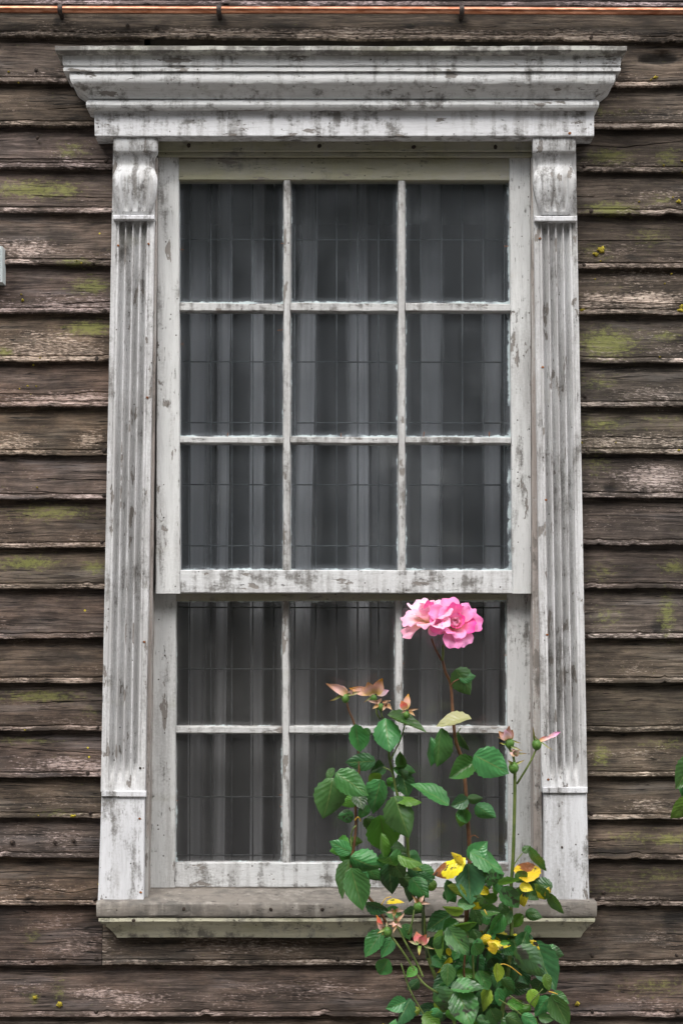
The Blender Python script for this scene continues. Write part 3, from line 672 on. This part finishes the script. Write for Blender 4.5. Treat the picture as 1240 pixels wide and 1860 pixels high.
# ------------------------------------------------------------------ room and curtain behind the glass
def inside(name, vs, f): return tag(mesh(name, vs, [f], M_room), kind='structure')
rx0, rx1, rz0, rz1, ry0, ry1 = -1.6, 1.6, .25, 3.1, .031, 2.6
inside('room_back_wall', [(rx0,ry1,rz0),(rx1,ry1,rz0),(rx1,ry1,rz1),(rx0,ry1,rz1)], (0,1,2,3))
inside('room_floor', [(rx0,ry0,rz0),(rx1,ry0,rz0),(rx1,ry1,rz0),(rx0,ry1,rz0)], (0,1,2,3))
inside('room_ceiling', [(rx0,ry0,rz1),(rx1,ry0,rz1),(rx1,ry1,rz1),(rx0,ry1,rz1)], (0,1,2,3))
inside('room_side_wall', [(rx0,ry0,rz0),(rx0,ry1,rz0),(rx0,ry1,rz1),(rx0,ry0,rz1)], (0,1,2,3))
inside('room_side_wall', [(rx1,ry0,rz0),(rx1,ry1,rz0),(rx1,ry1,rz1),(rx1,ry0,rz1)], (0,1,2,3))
cur = empty('net_curtain', W(620, 1640, -.17))
tag(cur, 'grey net curtain hanging in folds behind the window panes', 'curtain')
def drape(name, l0, l1, r0, r1, d, amp, freq, mat=None, y0=270, y1=1630):
    """hanging strip of net; px of its left and right edge at the top and at the bottom"""
    vs, fs, fa = [], [], []; nx = max(12, int(max(r0-l0, r1-l1)/3)); nr = 24; sdd = R.uniform(0, 99); soft = R.uniform(.2, .5); sidef = R.choice((0, 1))
    for j in range(nr+1):
        t = j/nr; py = lerp(y0, y1, t)
        for i in range(nx+1):
            u = i/nx; p = W(lerp(lerp(l0, l1, t), lerp(r0, r1, t), u), py, -d)
            ph = u*freq*2*math.pi+.8*nz(u*3, t*1.4, sdd)
            q = u if sidef else 1-u
            fa.append(min(1, q/soft+.1)*min(1, (1-q)/.08+.3) if mat else .72+.28*math.sin(ph+1))
            vs.append(Vector((p.x+.004*nz(t*3, u*2, sdd), p.y+amp*math.sin(ph)+.004*nz(u*6, t*2, sdd), p.z)))
    for j in range(nr):
        for i in range(nx): q = j*(nx+1)+i; fs.append((q, q+1, q+nx+2, q+nx+1))
    return mesh(name, vs, fs, mat or M_net, cur, True, {'fa': fa})
drape('curtain_panel', 290, 290, 390, 388, .185, .008, 2.2)
drape('curtain_panel', 396, 394, 700, 712, .195, .010, 5.5)
drape('curtain_panel', 672, 676, 960, 960, .180, .010, 4.3)
for a in [(397,383,424,408),(455,452,483,478),(548,512,580,556),(625,632,668,674),(652,650,667,673),(762,760,809,800),(872,878,914,906),(345,340,386,372)]:
    drape('curtain_fold', a[0], a[1], a[2], a[3], .150+R.uniform(-.008, .008), .004, .8, M_fold)

# ------------------------------------------------------------------ pipe and box
pipe = empty('copper_pipe', W(620, 18, .05))
tag(pipe, 'bright copper pipe clipped along the boards above the window cornice', 'pipe')
tube('pipe_run', [W(x, lerp(15.5, 20.5, (x+0)/1240)+(1.2 if x < 420 else 0), .052) for x in (-420, 0, 300, 620, 940, 1240, 1660)], .0090, .0090, M_copper, pipe, 16, 6)
for x in (110, 398, 838):
    y = lerp(15.5, 20.5, x/1240)+(.8 if x < 420 else 0); c0 = W(x, y, .052); secs = []
    for xx in (-.0055, -.0048, .0048, .0055):
        rr = .0099 if abs(xx) > .005 else .0119
        ring = [c0+Vector((xx, -rr*math.cos(q), rr*math.sin(q))) for q in [math.radians(v) for v in range(-115, 116, 23)]]
        ring = [Vector((c0.x+xx, -.018, c0.z-rr*.9))]+ring+[Vector((c0.x+xx, -.018, c0.z+rr*.9))]
        secs.append(ring)
    cl = loft('pipe_clip', secs, M_clip, pipe)
bx = empty('meter_box', W(-20, 512, .02)); tag(bx, 'pale grey box edge fixed to the boards at the left edge', 'box')
vbar('box_body', 447, 512, (-60, -60), (4.5, 4.5), .062, .012, M_box, bx, ch=.003)
vbar('box_lid', 452, 507, (-56, -56), (1, 1), .066, .0625, M_box, bx, ch=.001)

# ------------------------------------------------------------------ rose bush
bush = empty('rose_bush', Vector((.32, -.26, 0)))
tag(bush, 'climbing rose with double pink bloom, spent hips and yellowing leaves before the window', 'rose bush')
def leaf_mesh(seed, fold, droop, quilt, curl=0.0, twist=0.0):
    rr = random.Random(seed); nl, nw = 14, 8; vs, fs, uvs = [], [], []
    for i in range(nl+1):
        t = i/nl
        wd = (math.sin(math.pi*min(1, t**.82))**.72)*(1-.35*t**3)*.5 if 0 < t < 1 else 0.0
        wd *= 1.06
        for j in range(nw+1):
            s = j/nw*2-1
            ser = 1+(.055 if i % 2 else -.03)*(abs(s) > .95)
            x = s*wd*ser; y = t-.02*abs(s)*(1 if i % 2 else 0)
            z = fold*abs(x)-droop*t*t + quilt*math.sin((t-abs(s)*.28)*7.5*2*math.pi)*abs(s)*(1-abs(s)*.5)*wd*2 + .05*nz(x*4+seed*3, t*4, seed)
            z -= curl*(s*s)*wd*1.6
            a = twist*(t-.3); x, z = x*math.cos(a)-z*math.sin(a), x*math.sin(a)+z*math.cos(a)
            vs.append((x, y, z)); uvs.append((.5+s*.5, t))
    for i in range(nl):
        for j in range(nw): q = i*(nw+1)+j; fs.append((q, q+1, q+nw+2, q+nw+1))
    me = bpy.data.meshes.new('leaf'); me.from_pydata(vs, [], fs)
    l = me.uv_layers.new(name='UVMap')
    for lp in me.loops: l.data[lp.index].uv = uvs[lp.vertex_index]
    me.polygons.foreach_set('use_smooth', [True]*len(me.polygons))
    me.materials.append(M_leaf[0]); return me
LV = [leaf_mesh(k, f, d, q, c, tw) for k, (f, d, q, c, tw) in enumerate([(.25,.12,.015,0,0),(.15,.22,.02,.12,.2),(-.1,.15,.018,.25,-.2),(.35,.05,.015,0,.3),(.1,.3,.03,.2,-.4),(.2,-.1,.02,-.1,.2),(.05,.4,.02,.3,.5)])]
LC = [leaf_mesh(20+k, f, d, q, c, tw) for k, (f, d, q, c, tw) in enumerate([(.3,.2,.07,.3,.5),(-.1,.35,.08,.35,-.6),(.45,-.1,.06,-.3,.4)])]
def leaf(bx_, by_, tx, ty, wpx, kind='g', d=None, crinkle=False, parent=None, tilt=None):
    d = .27 if d is None else d
    B = W(bx_, by_, d); dist = (EYE-B).length; T = W(tx, ty, d)
    L = (T-B).length; wr = wpx*S0*(4.5-d)/4.5
    view = (EYE-(B+T)/2).normalized(); ax = (T-B).normalized(); nrm = (view-ax*view.dot(ax)).normalized(); sidev = ax.cross(nrm)
    Wt, Lt = wr, L; rot = 0.0; pitch = 0.0
    if wr < .55*L:
        Wt = .62*L; rot = math.acos(min(.98, max(.15, wr/Wt)))*R.choice((-1, 1, 1))
        rot = max(-1.2, min(1.2, rot))
    elif wr > .8*L:
        Lt = wr/.74; pitch = math.acos(min(.98, L/Lt))*R.choice((1, 1, -1))
    else: rot = R.uniform(-.25, .25); pitch = R.uniform(-.2, .3)
    if kind == 'f': pass
    q = Matrix.Rotation(rot, 3, ax) @ Matrix.Rotation(-pitch, 3, sidev)
    y = q @ ax; z = q @ nrm; x = y.cross(z)
    me = R.choice(LC if crinkle else LV)
    o = bpy.data.objects.new('leaf', me); col.objects.link(o)
    sc = (Lt+Wt)/2
    Mx = Matrix(((x.x*Wt, y.x*Lt, z.x*sc, B.x), (x.y*Wt, y.y*Lt, z.y*sc, B.y), (x.z*Wt, y.z*Lt, z.z*sc, B.z), (0, 0, 0, 1)))
    par = parent or bush
    o.parent = par; o.matrix_basis = Matrix.Translation(-par.location) @ Mx
    if kind != 'g': o.material_slots[0].link = 'OBJECT'; o.material_slots[0].material = LM[kind]
    return o
LEAVES = [(699,1304,706,1361,48,'g',.30),(645,1315,654,1368,36,'g',.29,1),(664,1322,669,1345,16,'g',.27),(703,1298,772,1336,20,'g',.30),(682,1382,624,1387,32,'d',.28),(672,1402,697,1392,26,'d',.27,1),(609,1404,673,1442,46,'g',.33),(605,1413,589,1488,56,'g',.31,1),(607,1395,592,1421,14,'g',.29),
 (648,1448,621,1464,24,'f',.25),(650,1440,658,1468,28,'d',.26),(668,1462,652,1488,20,'g',.27),(728,1398,727,1364,20,'g',.27,1),(726,1396,758,1407,22,'g',.28,1),(728,1398,733,1422,18,'d',.28,1),(732,1400,711,1393,18,'g',.27,1),(692,1416,676,1484,42,'g',.30,1),(672,1405,690,1425,26,'f',.28),
 (716,1446,743,1523,54,'g',.33),(708,1449,766,1446,13,'f',.31),(690,1480,703,1553,60,'f',.22),(692,1512,687,1562,15,'f',.29),(638,1548,595,1531,28,'g',.30),(636,1556,691,1583,44,'g',.31,1),(634,1561,616,1633,25,'g',.30),(637,1576,661,1656,47,'g',.33),(706,1556,722,1593,43,'g',.34,1),
 (722,1553,769,1566,16,'f',.33),(730,1560,768,1574,10,'l',.31),(706,1568,714,1636,37,'d',.24),(727,1588,764,1624,31,'g',.27),(742,1573,774,1603,26,'d',.27),(757,1590,790,1606,26,'d',.26),(856,1306,791,1318,20,'t',.32),(802,1322,783,1392,33,'g',.29),(782,1338,770,1391,17,'g',.28),
 (864,1384,814,1415,40,'g',.30,1),(860,1371,924,1404,56,'g',.33),(831,1328,851,1364,13,'d',.26),(815,1463,748,1419,28,'g',.29),(850,1452,817,1464,26,'d',.27),(848,1450,878,1449,18,'g',.28),(852,1562,885,1528,34,'g',.31),(853,1548,921,1580,36,'g',.32),(862,1562,882,1607,36,'g',.30),
 (850,1568,853,1643,52,'d',.31),(845,1558,781,1578,27,'o',.33),(840,1570,815,1554,15,'y',.335),(812,1598,808,1641,21,'g',.28),(812,1608,846,1641,18,'l',.31),(842,1654,802,1647,17,'l',.32),(876,1628,857,1657,28,'b',.32),(894,1607,893,1579,25,'m',.32),(906,1592,917,1585,13,'m',.31),(903,1603,948,1607,14,'f',.32),
 (912,1610,942,1653,34,'m',.31),(944,1610,958,1654,28,'b',.30),(956,1603,958,1566,46,'o',.32),(938,1583,956,1606,26,'m',.315),(1003,1611,958,1603,28,'d',.33),(988,1612,968,1637,34,'b',.335),(990,1618,1006,1626,18,'y',.33),(998,1622,1021,1662,19,'g',.32),(948,1548,964,1536,14,'g',.30),(960,1538,985,1587,17,'g',.30),
 (696,1690,660,1738,32,'g',.27),(714,1702,692,1740,24,'g',.27),(706,1742,688,1771,31,'g',.28),(756,1757,738,1775,18,'f',.30),(842,1762,784,1795,34,'d',.24),(822,1800,790,1858,54,'m',.34),(832,1798,852,1856,52,'m',.345),(818,1795,880,1800,26,'m',.35),(746,1814,716,1862,28,'d',.28),(816,1660,774,1691,38,'d',.24),
 (812,1684,852,1736,38,'m',.33),(803,1688,803,1743,17,'f',.32),(822,1681,867,1677,15,'f',.33),(818,1738,793,1769,13,'y',.29),(812,1722,818,1738,10,'y',.3),(664,1640,706,1656,22,'d',.27),(702,1641,734,1637,9,'y',.31),(700,1652,734,1667,24,'g',.26),(732,1660,770,1661,15,'d',.25),(733,1678,746,1708,22,'g',.26),
 (860,1714,876,1739,27,'g',.34),(892,1702,867,1713,19,'y',.31),(884,1712,926,1706,19,'y',.32),(892,1712,898,1735,18,'y',.315),(908,1712,926,1712,10,'f',.325),(936,1721,993,1772,46,'m',.35),(957,1710,982,1732,20,'y',.30),(964,1710,1008,1800,54,'d',.27),(957,1706,895,1697,22,'d',.25),(989,1769,1001,1801,18,'f',.36),(986,1778,968,1808,32,'d',.27),
 (1001,1807,1032,1866,36,'g',.33),(1000,1806,1034,1823,20,'g',.32),(996,1811,968,1848,28,'g',.31),(906,1762,900,1797,26,'d',.27),(911,1776,929,1809,17,'g',.29),(905,1794,908,1830,20,'g',.30),(918,1846,957,1864,26,'g',.33),(965,1855,985,1866,18,'f',.33),(889,1832,907,1866,32,'g',.32),(768,1842,800,1868,30,'f',.33),(935,1848,908,1880,30,'g',.3),(822,1690,800,1705,18,'d',.27),
 (850,1740,838,1770,26,'d',.25),(890,1740,902,1765,24,'d',.25),(760,1780,735,1800,20,'d',.24),(930,1750,940,1790,30,'d',.22),(950,1820,935,1850,24,'d',.26),(870,1800,886,1840,30,'d',.27),(870,1660,905,1672,18,'g',.27),(850,1672,872,1700,24,'g',.26),(748,1600,738,1640,26,'d',.23)]
for L_ in LEAVES:
    leaf(*L_[:6], d=L_[6]+R.uniform(-.01, .01), crinkle=len(L_) > 7)
for _ in range(110):
    x = R.triangular(770, 1010, 880); y = R.uniform(1690, 1900); a = R.uniform(0, 6.28); l_ = R.uniform(26, 52)
    if y > 1800 and R.random() < .2: x -= 50
    leaf(x, y, x+l_*math.cos(a), y+abs(l_*math.sin(a))*.9, l_*R.uniform(.5, .75), R.choice('ddddgm'), d=R.uniform(.14, .25))
for _ in range(46):
    x = R.triangular(800, 1000, 900); y = R.uniform(1570, 1720); a = R.uniform(0, 6.28); l_ = R.uniform(24, 44)
    leaf(x, y, x+l_*math.cos(a), y+abs(l_*math.sin(a)), l_*R.uniform(.5, .75), R.choice('gggdmfy'), d=R.uniform(.22, .31), crinkle=R.random() < .4)
for _ in range(30):
    x, y = R.choice([(645, 1440), (650, 1480), (640, 1540), (715, 1420), (725, 1470), (735, 1530), (690, 1440), (660, 1590), (700, 1560), (745, 1590), (850, 1450), (790, 1590)]); x += R.uniform(-14, 14); y += R.uniform(-25, 25); a = R.uniform(0, 6.28); l_ = R.uniform(28, 50)
    leaf(x, y, x+l_*math.cos(a)*.9, y+abs(l_*math.sin(a)), l_*R.uniform(.55, .8), R.choice('gggdmf'), d=R.uniform(.22, .28), crinkle=R.random() < .4)
for _ in range(40):
    x = R.triangular(690, 1030, 860); y = R.uniform(1690, 1880); a = R.uniform(0, 6.28); l_ = R.uniform(24, 46)
    leaf(x, y, x+l_*math.cos(a), y+abs(l_*math.sin(a)), l_*R.uniform(.5, .75), R.choice('ggmfgl'), d=R.uniform(.25, .34), crinkle=R.random() < .4)
for _ in range(70):   # the bush goes on below the picture
    x = R.gauss(870, 95); y = R.uniform(1875, 2330); a = R.uniform(0, 6.28); l_ = R.uniform(36, 62)
    leaf(x, y, x+l_*math.cos(a), y+l_*math.sin(a), l_*.62, R.choice('dggdm'), d=R.uniform(.15, .38))
def stem(pts, r0, r1, mat, d=.27, d1=None, name='stem', parent=None):
    d1 = d if d1 is None else d1; n = len(pts)
    return tube(name, [W(x, y, lerp(d, d1, i/(n-1))+.004*math.sin(i*2.1)) for i, (x, y) in enumerate(pts)], r0, r1, mat, parent or bush)
stem([(803,1199),(809,1222),(818,1245),(822,1300),(827,1345),(838,1380),(845,1430),(848,1480),(852,1540),(851,1600),(846,1680),(850,1760),(862,1860),(872,2000),(880,2300),(880,2445)], .0030, .0060, M_stem_r, .29, .2)
stem([(783,1160),(791,1180),(801,1199)], .0022, .0026, M_stem_r, .30); stem([(804,1172),(804,1186),(803,1199)], .0026, .0028, M_stem_g, .30)
stem([(818,1246),(824,1238),(834,1233)], .0015, .0013, M_stem_r, .29); leaf(833,1232,868,1226,20,'g',.29); leaf(826,1216,863,1262,42,'g',.295)
stem([(628,1266),(633,1290),(643,1314),(650,1350),(652,1400),(645,1440),(646,1500),(642,1540),(637,1578),(658,1615),(690,1656),(706,1690)], .0020, .0034, M_stem_r, .27, .25)
stem([(706,1362),(707,1378),(713,1405),(722,1446),(738,1510),(742,1560),(757,1620),(768,1660),(775,1730),(800,1800),(830,1880),(850,2100),(860,2445)], .0026, .005, M_stem_g, .27, .2)
stem([(736,1312),(728,1340),(718,1362),(709,1380)], .0016, .0018, M_stem_g, .275); stem([(683,1282),(684,1296),(690,1306)], .0020, .0018, M_stem_g, .28); stem([(692,1290),(693,1300),(697,1306)], .0016, .0016, M_stem_g, .28)
stem([(934,1395),(934,1450),(931,1560),(927,1620),(928,1700),(920,1780),(905,1900),(890,2200),(885,2445)], .0036, .005, M_stem_g, .30, .22)
stem([(919,1352),(931,1372),(934,1394)], .0026, .0028, M_stem_g, .30); stem([(976,1355),(960,1388),(938,1424)], .0020, .0024, M_stem_g, .30)
stem([(703,1692),(722,1716),(740,1742),(765,1782),(790,1801),(800,1803),(822,1797),(845,1783)], .0022, .0028, M_stem_g, .30); stem([(720,1680),(735,1710),(758,1752),(768,1775)], .0022, .0024, M_stem_g, .30); stem([(752,1652),(748,1675),(741,1698)], .0018, .0018, M_stem_g, .30)
stem([(769,1600),(769,1640),(767,1690),(777,1740)], .0026, .0026, M_stem_d, .27); stem([(903,1648),(888,1680),(870,1720),(865,1790)], .0026, .0026, M_stem_d, .27); stem([(728,1750),(745,1800),(775,1852)], .0015, .0018, M_stem_g, .29)
stem([(985,1796),(968,1815),(955,1826),(925,1808)], .0012, .0012, M_stem_g, .32); stem([(905,1815),(940,1838),(962,1862)], .0012, .0012, M_stem_g, .32); stem([(848,1700),(842,1760),(845,1785)], .0022, .0022, M_stem_r, .28); stem([(858,1735),(860,1780),(862,1800)], .0024, .0024, M_stem_g, .28)
stem([(901,1757),(912,1751),(928,1757),(947,1772)], .0013, .0011, M_gold, .33, name='leaf_stalk'); stem([(996,1801),(1004,1803),(1012,1806)], .0012, .001, M_gold, .36, name='leaf_stalk'); stem([(692,1644),(700,1632),(710,1629)], .0011, .0009, M_gold, .31, name='leaf_stalk'); stem([(879,1652),(884,1662)], .0013, .001, M_gold, .33, name='leaf_stalk'); stem([(932,1572),(940,1560),(948,1550)], .0014, .0012, M_stem_g, .30, name='leaf_stalk'); stem([(852,1522),(860,1517),(868,1522)], .0010, .0008, M_rust, .29, name='leaf_stalk'); stem([(696,1394),(706,1398),(712,1404)], .0014, .0012, M_stem_g, .28, name='leaf_stalk')
stem([(836,1322),(826,1340)], .0012, .0010, M_stem_g, .29, name='leaf_stalk'); stem([(646,1500),(641,1506),(637,1520),(638,1540)], .0018, .0014, M_stem_g, .28, name='leaf_stalk'); stem([(644,1490),(650,1484),(655,1492)], .0016, .0012, M_gold, .285, name='leaf_stalk')

def petal(name, c, axis, phi, L, Wd, th0, curl, cup, mat, parent, r0=.004, ruffle=.07, seed=0, rim=.0):
    """one petal growing from c around axis; th0 = opening at its base, curl = how much further it opens"""
    ax = axis.normalized(); a = ax.cross(Vector((0, 0, 1)) if abs(ax.z) < .9 else Vector((1, 0, 0))).normalized(); b_ = ax.cross(a)
    out = a*math.cos(phi)+b_*math.sin(phi); sd_ = ax.cross(out); n, m = 10, 10; vs, fs, uvs = [], [], []
    rho, zz = r0, 0.0
    for i in range(n+1):
        s = i/n; th = th0+curl*s+rim*max(0, s-.75)*4
        if i: rho += L/n*math.sin(th); zz += L/n*math.cos(th)
        wd = Wd*(s**.55)*(1-.22*s**5)*(1 if s < .98 else .93)
        for j in range(m+1):
            t = j/m*2-1; e = 1-.16*s*t*t-.05*s*(math.sin(t*5+seed) if s > .8 else 0)
            x = t*wd*.5*(1-.08*s*abs(t))
            inn = cup*(t*t)*wd*.5
            rf = ruffle*L*(s**3)*nz(t*2.1+seed*3.3, s*2, seed)
            rr = r0+(rho-r0)*e; z2 = zz*e
            nd = out*math.cos(th)-ax*math.sin(th)      # outward face normal
            vs.append(c+out*rr+ax*z2+sd_*x-nd*inn+nd*rf); uvs.append((j/m, s))
    for i in range(n):
        for j in range(m): q = i*(m+1)+j; fs.append((q, q+1, q+m+2, q+m+1))
    o = mesh(name, vs, fs, mat, parent, True, fixn=False)
    l = o.data.uv_layers.new(name='UVMap')
    for lp in o.data.loops: l.data[lp.index].uv = uvs[lp.vertex_index]
    return o
def bloom(px, py, d, axis, whorls, label=None):
    c = W(px, py, d); e = empty('rose_bloom', c, bush); ph = R.uniform(0, 6)
    if label: e['label'] = label
    for (n, L, Wd, th0, curl, cup, r0, mat, rim) in whorls:
        ph += .5
        for k in range(n):
            petal('petal', c-axis.normalized()*.0, axis, ph+2*math.pi*k/n+R.uniform(-.18, .18), L*R.uniform(.9, 1.1), Wd*R.uniform(.9, 1.1), th0+R.uniform(-.08, .08), curl+R.uniform(-.1, .15), cup, mat, e, r0, .16, R.uniform(0, 50), rim)
    return e
f = bloom(822, 1136, .315, Vector((.22, -.86, .36)), [(3,.020,.018,.05,-.35,.5,.002,M_pale,0),(5,.026,.028,.12,-.25,.5,.006,M_pale,0),(5,.033,.036,.28,.05,.42,.007,M_pink,.1),(6,.042,.046,.62,.35,.34,.008,M_pink,.25),(7,.052,.054,1.0,.45,.26,.008,M_pink,.3)], 'open pink bloom facing forward')
g_ = bloom(782, 1130, .295, Vector((-.28, -.42, .86)), [(4,.030,.030,.05,-.3,.5,.004,M_pale,0),(5,.040,.040,.16,0,.45,.006,M_pale,.1),(5,.042,.044,.42,.25,.38,.008,M_pale,.25),(7,.060,.060,.85,.5,.3,.010,M_pale,.35),(4,.062,.054,1.2,.45,.3,.010,M_pale,.3)], 'paler bloom behind, tilted up')
cb = W(782, 1130, .295)
petal('petal', cb, Vector((-.55, -.5, .5)), 2.6, .055, .052, 1.25, .4, .3, M_pink, g_, .006, .15, 3); petal('petal', W(778, 1132, .30), Vector((-.1, -.8, -.1)), 4.65, .045, .03, 1.3, .3, .35, M_pink, g_, .004, .15, 9)

def ball(name, c, rx, rz, mat, parent):
    vs, fs = [], []; S = 9
    for k in range(1, 6):
        th = math.pi*k/6
        for j in range(S): vs.append(c+Vector((rx*math.sin(th)*math.cos(2*math.pi*j/S), rx*math.sin(th)*math.sin(2*math.pi*j/S), rz*math.cos(th)*(1.0 if k < 3 else 1.15))))
    t, b_ = len(vs), len(vs)+1; vs += [c+Vector((0, 0, rz)), c-Vector((0, 0, rz*1.2))]
    for k in range(4):
        for j in range(S): fs.append((k*S+j, k*S+(j+1) % S, (k+1)*S+(j+1) % S, (k+1)*S+j))
    for j in range(S): fs.append((t, j, (j+1) % S)); fs.append((b_, 4*S+(j+1) % S, 4*S+j))
    return mesh(name, vs, fs, mat, parent, True)
def flap(name, x0, y0, x1, y1, wpx, d, mat, parent, bend=.25, dd=0.0, cup=.35, tipw=1.0):
    """free strip petal or sepal from base to tip"""
    A, B = W(x0, y0, d), W(x1, y1, d+dd); ax = B-A; L = ax.length; ax.normalize(); view = (EYE-A).normalized(); sd_ = ax.cross(view).normalized(); nn = sd_.cross(ax)
    vs, fs, uvs = [], [], []; n, m = 8, 6; wr = wpx*S0; seed = R.uniform(0, 90)
    for i in range(n+1):
        s = i/n; wd = wr*(math.sin(math.pi*min(1, .12+s*.80))**.7*(1-.35*s**4)) if tipw else wr*(1-s)**.75*(.6+.9*s*(1-s)*2)
        for j in range(m+1):
            t = j/m*2-1
            v = A+ax*L*(s-.12*tipw*s*t*t)+sd_*t*wd*.5+nn*(cup*t*t*wd*.5-bend*L*(s*s-s)*1.2+.12*wr*nz(t*2, s*3, seed)*s)+sd_*.10*L*nz(s*2, seed)*s
            vs.append(v); uvs.append((j/m, s))
    for i in range(n):
        for j in range(m): q = i*(m+1)+j; fs.append((q, q+1, q+m+2, q+m+1))
    o = mesh(name, vs, fs, mat, parent, True, fixn=False); l = o.data.uv_layers.new(name='UVMap')
    for lp in o.data.loops: l.data[lp.index].uv = uvs[lp.vertex_index]
    return o
def spent(px, py, r, petals, sepals, d=.29, hip=True, dry=False, label=None):
    e = empty('spent_bloom', W(px, py, d), bush)
    if label: e['label'] = label
    if hip: ball('hip', W(px, py, d), r*S0, r*S0*1.05, M_hip, e)
    for (x0, y0, x1, y1, w_, m_) in petals: flap('petal', x0, y0, x1, y1, w_, d, m_, e, R.uniform(-.2, .3), R.uniform(-.01, .02))
    for (x0, y0, x1, y1, w_) in sepals: flap('sepal', x0, y0, x1, y1, w_, d+.004, M_drysepal if dry else M_sepal, e, R.uniform(-.2, .2), R.uniform(-.01, .02), .5, 0)
spent(627,1268,7,[(632,1262,592,1241,15,M_wither),(630,1260,610,1246,14,M_pale),(628,1262,622,1248,12,M_wither),(633,1262,640,1252,8,M_wither)],[(622,1262,598,1274,6),(634,1262,655,1256,9),(630,1262,645,1260,7)],label='spent bloom with one curled pink and brown petal')
spent(678,1268,6,[(672,1259,634,1250,16,M_wither),(676,1260,668,1239,24,M_wither),(682,1260,694,1232,20,M_wither),(684,1260,706,1254,13,M_pale),(680,1262,655,1248,14,M_wither)],[(674,1265,660,1277,5)],label='wide spent bloom with browning petal edges')
spent(691,1284,6,[(690,1276,684,1272,14,M_wither),(700,1284,708,1278,12,M_drysepal)],[(686,1276,666,1273,7),(686,1280,676,1288,8),(694,1276,710,1272,6),(700,1280,694,1292,8),(704,1280,712,1290,8),(700,1282,706,1270,6)],dry=True)
spent(738,1298,6,[(735,1288,729,1272,13,M_dryred),(736,1288,742,1260,13,M_wither),(734,1290,731,1280,9,M_pale)],[(742,1290,760,1288,6),(744,1292,754,1301,7),(736,1290,728,1296,5)],dry=True)
spent(925,1350,8,[(922,1343,905,1328,14,M_wither),(922,1343,916,1325,16,M_pale),(922,1343,924,1318,13,M_wither),(926,1343,930,1325,10,M_wither)],[(918,1345,902,1338,4),(928,1345,946,1350,4),(918,1352,905,1350,4)],d=.305)
spent(932,1394,9,[(934,1374,930,1360,12,M_wither),(934,1372,942,1362,11,M_drysepal)],[(930,1389,922,1380,8),(934,1389,952,1380,6),(930,1391,940,1396,7),(934,1368,958,1369,5),(928,1356,950,1364,5)],d=.31)
spent(974,1352,8.5,[(978,1346,1000,1336,8,M_dryred),(996,1338,1018,1330,8,M_pink),(978,1346,1008,1335,6,M_pale)],[(970,1345,967,1318,5),(982,1348,1006,1364,3),(976,1346,970,1335,4)],d=.305,label='hip with one long pink petal pointing right')
spent(703,1692,8,[(694,1688,682,1662,9,M_dryred),(695,1688,684,1675,10,M_wither),(696,1688,689,1680,8,M_wither)],[(698,1686,694,1700,7),(702,1684,702,1674,6),(698,1688,684,1696,6)],d=.31)
spent(765,1712,6,[(762,1714,756,1692,17,M_dryred),(764,1714,774,1697,16,M_dryred),(766,1716,780,1702,9,M_wither)],[(760,1714,740,1710,8),(762,1718,760,1736,8),(770,1718,790,1724,6)],d=.315,hip=False,label='dried red rosebud with spread sepals')
spent(716,1656,4,[],[(716,1655,700,1658,7),(716,1654,714,1668,8),(718,1654,734,1654,7),(714,1654,710,1648,6),(718,1655,726,1648,6)],d=.31,dry=True)
spent(719,1676,4,[(718,1674,712,1684,8,M_wither)],[(720,1674,735,1658,8),(718,1674,704,1680,8),(720,1675,730,1686,8),(718,1672,716,1664,7),(720,1676,714,1696,6)],d=.312,dry=True)
spent(759,1646,8,[],[(759,1639,748,1626,8),(762,1638,770,1626,9),(763,1640,782,1641,7),(756,1640,752,1634,6)],d=.30,dry=True,label='bare hip with pale pointed sepals')

br = empty('rose_branch', W(1275, 1500, .2)); tag(br, 'green leaves of another branch reaching in at the right edge', 'branch')
stem([(1300,1700),(1285,1560),(1265,1440),(1258,1360)], .003, .002, M_stem_g, .2, parent=br)
leaf(1262,1374,1226,1434,46,'g',.21,parent=br); leaf(1258,1385,1240,1450,40,'g',.2,parent=br,crinkle=True); leaf(1262,1448,1219,1492,36,'f',.21,parent=br); leaf(1275,1520,1300,1580,50,'g',.2,parent=br)

# ------------------------------------------------------------------ trees across the garden, mirrored in the panes
def treeline():
    vs, fs = [], []; rr = random.Random(3)
    for k in range(52000):
        x = rr.uniform(-26, 26); top = 12.5+1.6*nz(x*.22, 3)+.8*nz(x*.9, 8)
        z = rr.uniform(0, top); y = -15-rr.uniform(0, 2.2)-.8*nz(x*.5, z*.5)
        s = rr.uniform(.14, .34); a = Vector((rr.gauss(0, 1), rr.gauss(0, 1), rr.gauss(0, 1))).normalized(); b_ = a.orthogonal().normalized(); c = Vector((x, y, max(.05, z))); i = len(vs)
        vs += [c-a*s, c+b_*s*.6, c+a*s, c-b_*s*.6]; fs.append((i, i+1, i+2, i+3))
    return tag(mesh('hedge', vs, fs, simple('hedge_leaf', (.012, .03, .008), (.04, .08, .02), 3, .6), None, False, fixn=False), kind='stuff')
treeline()
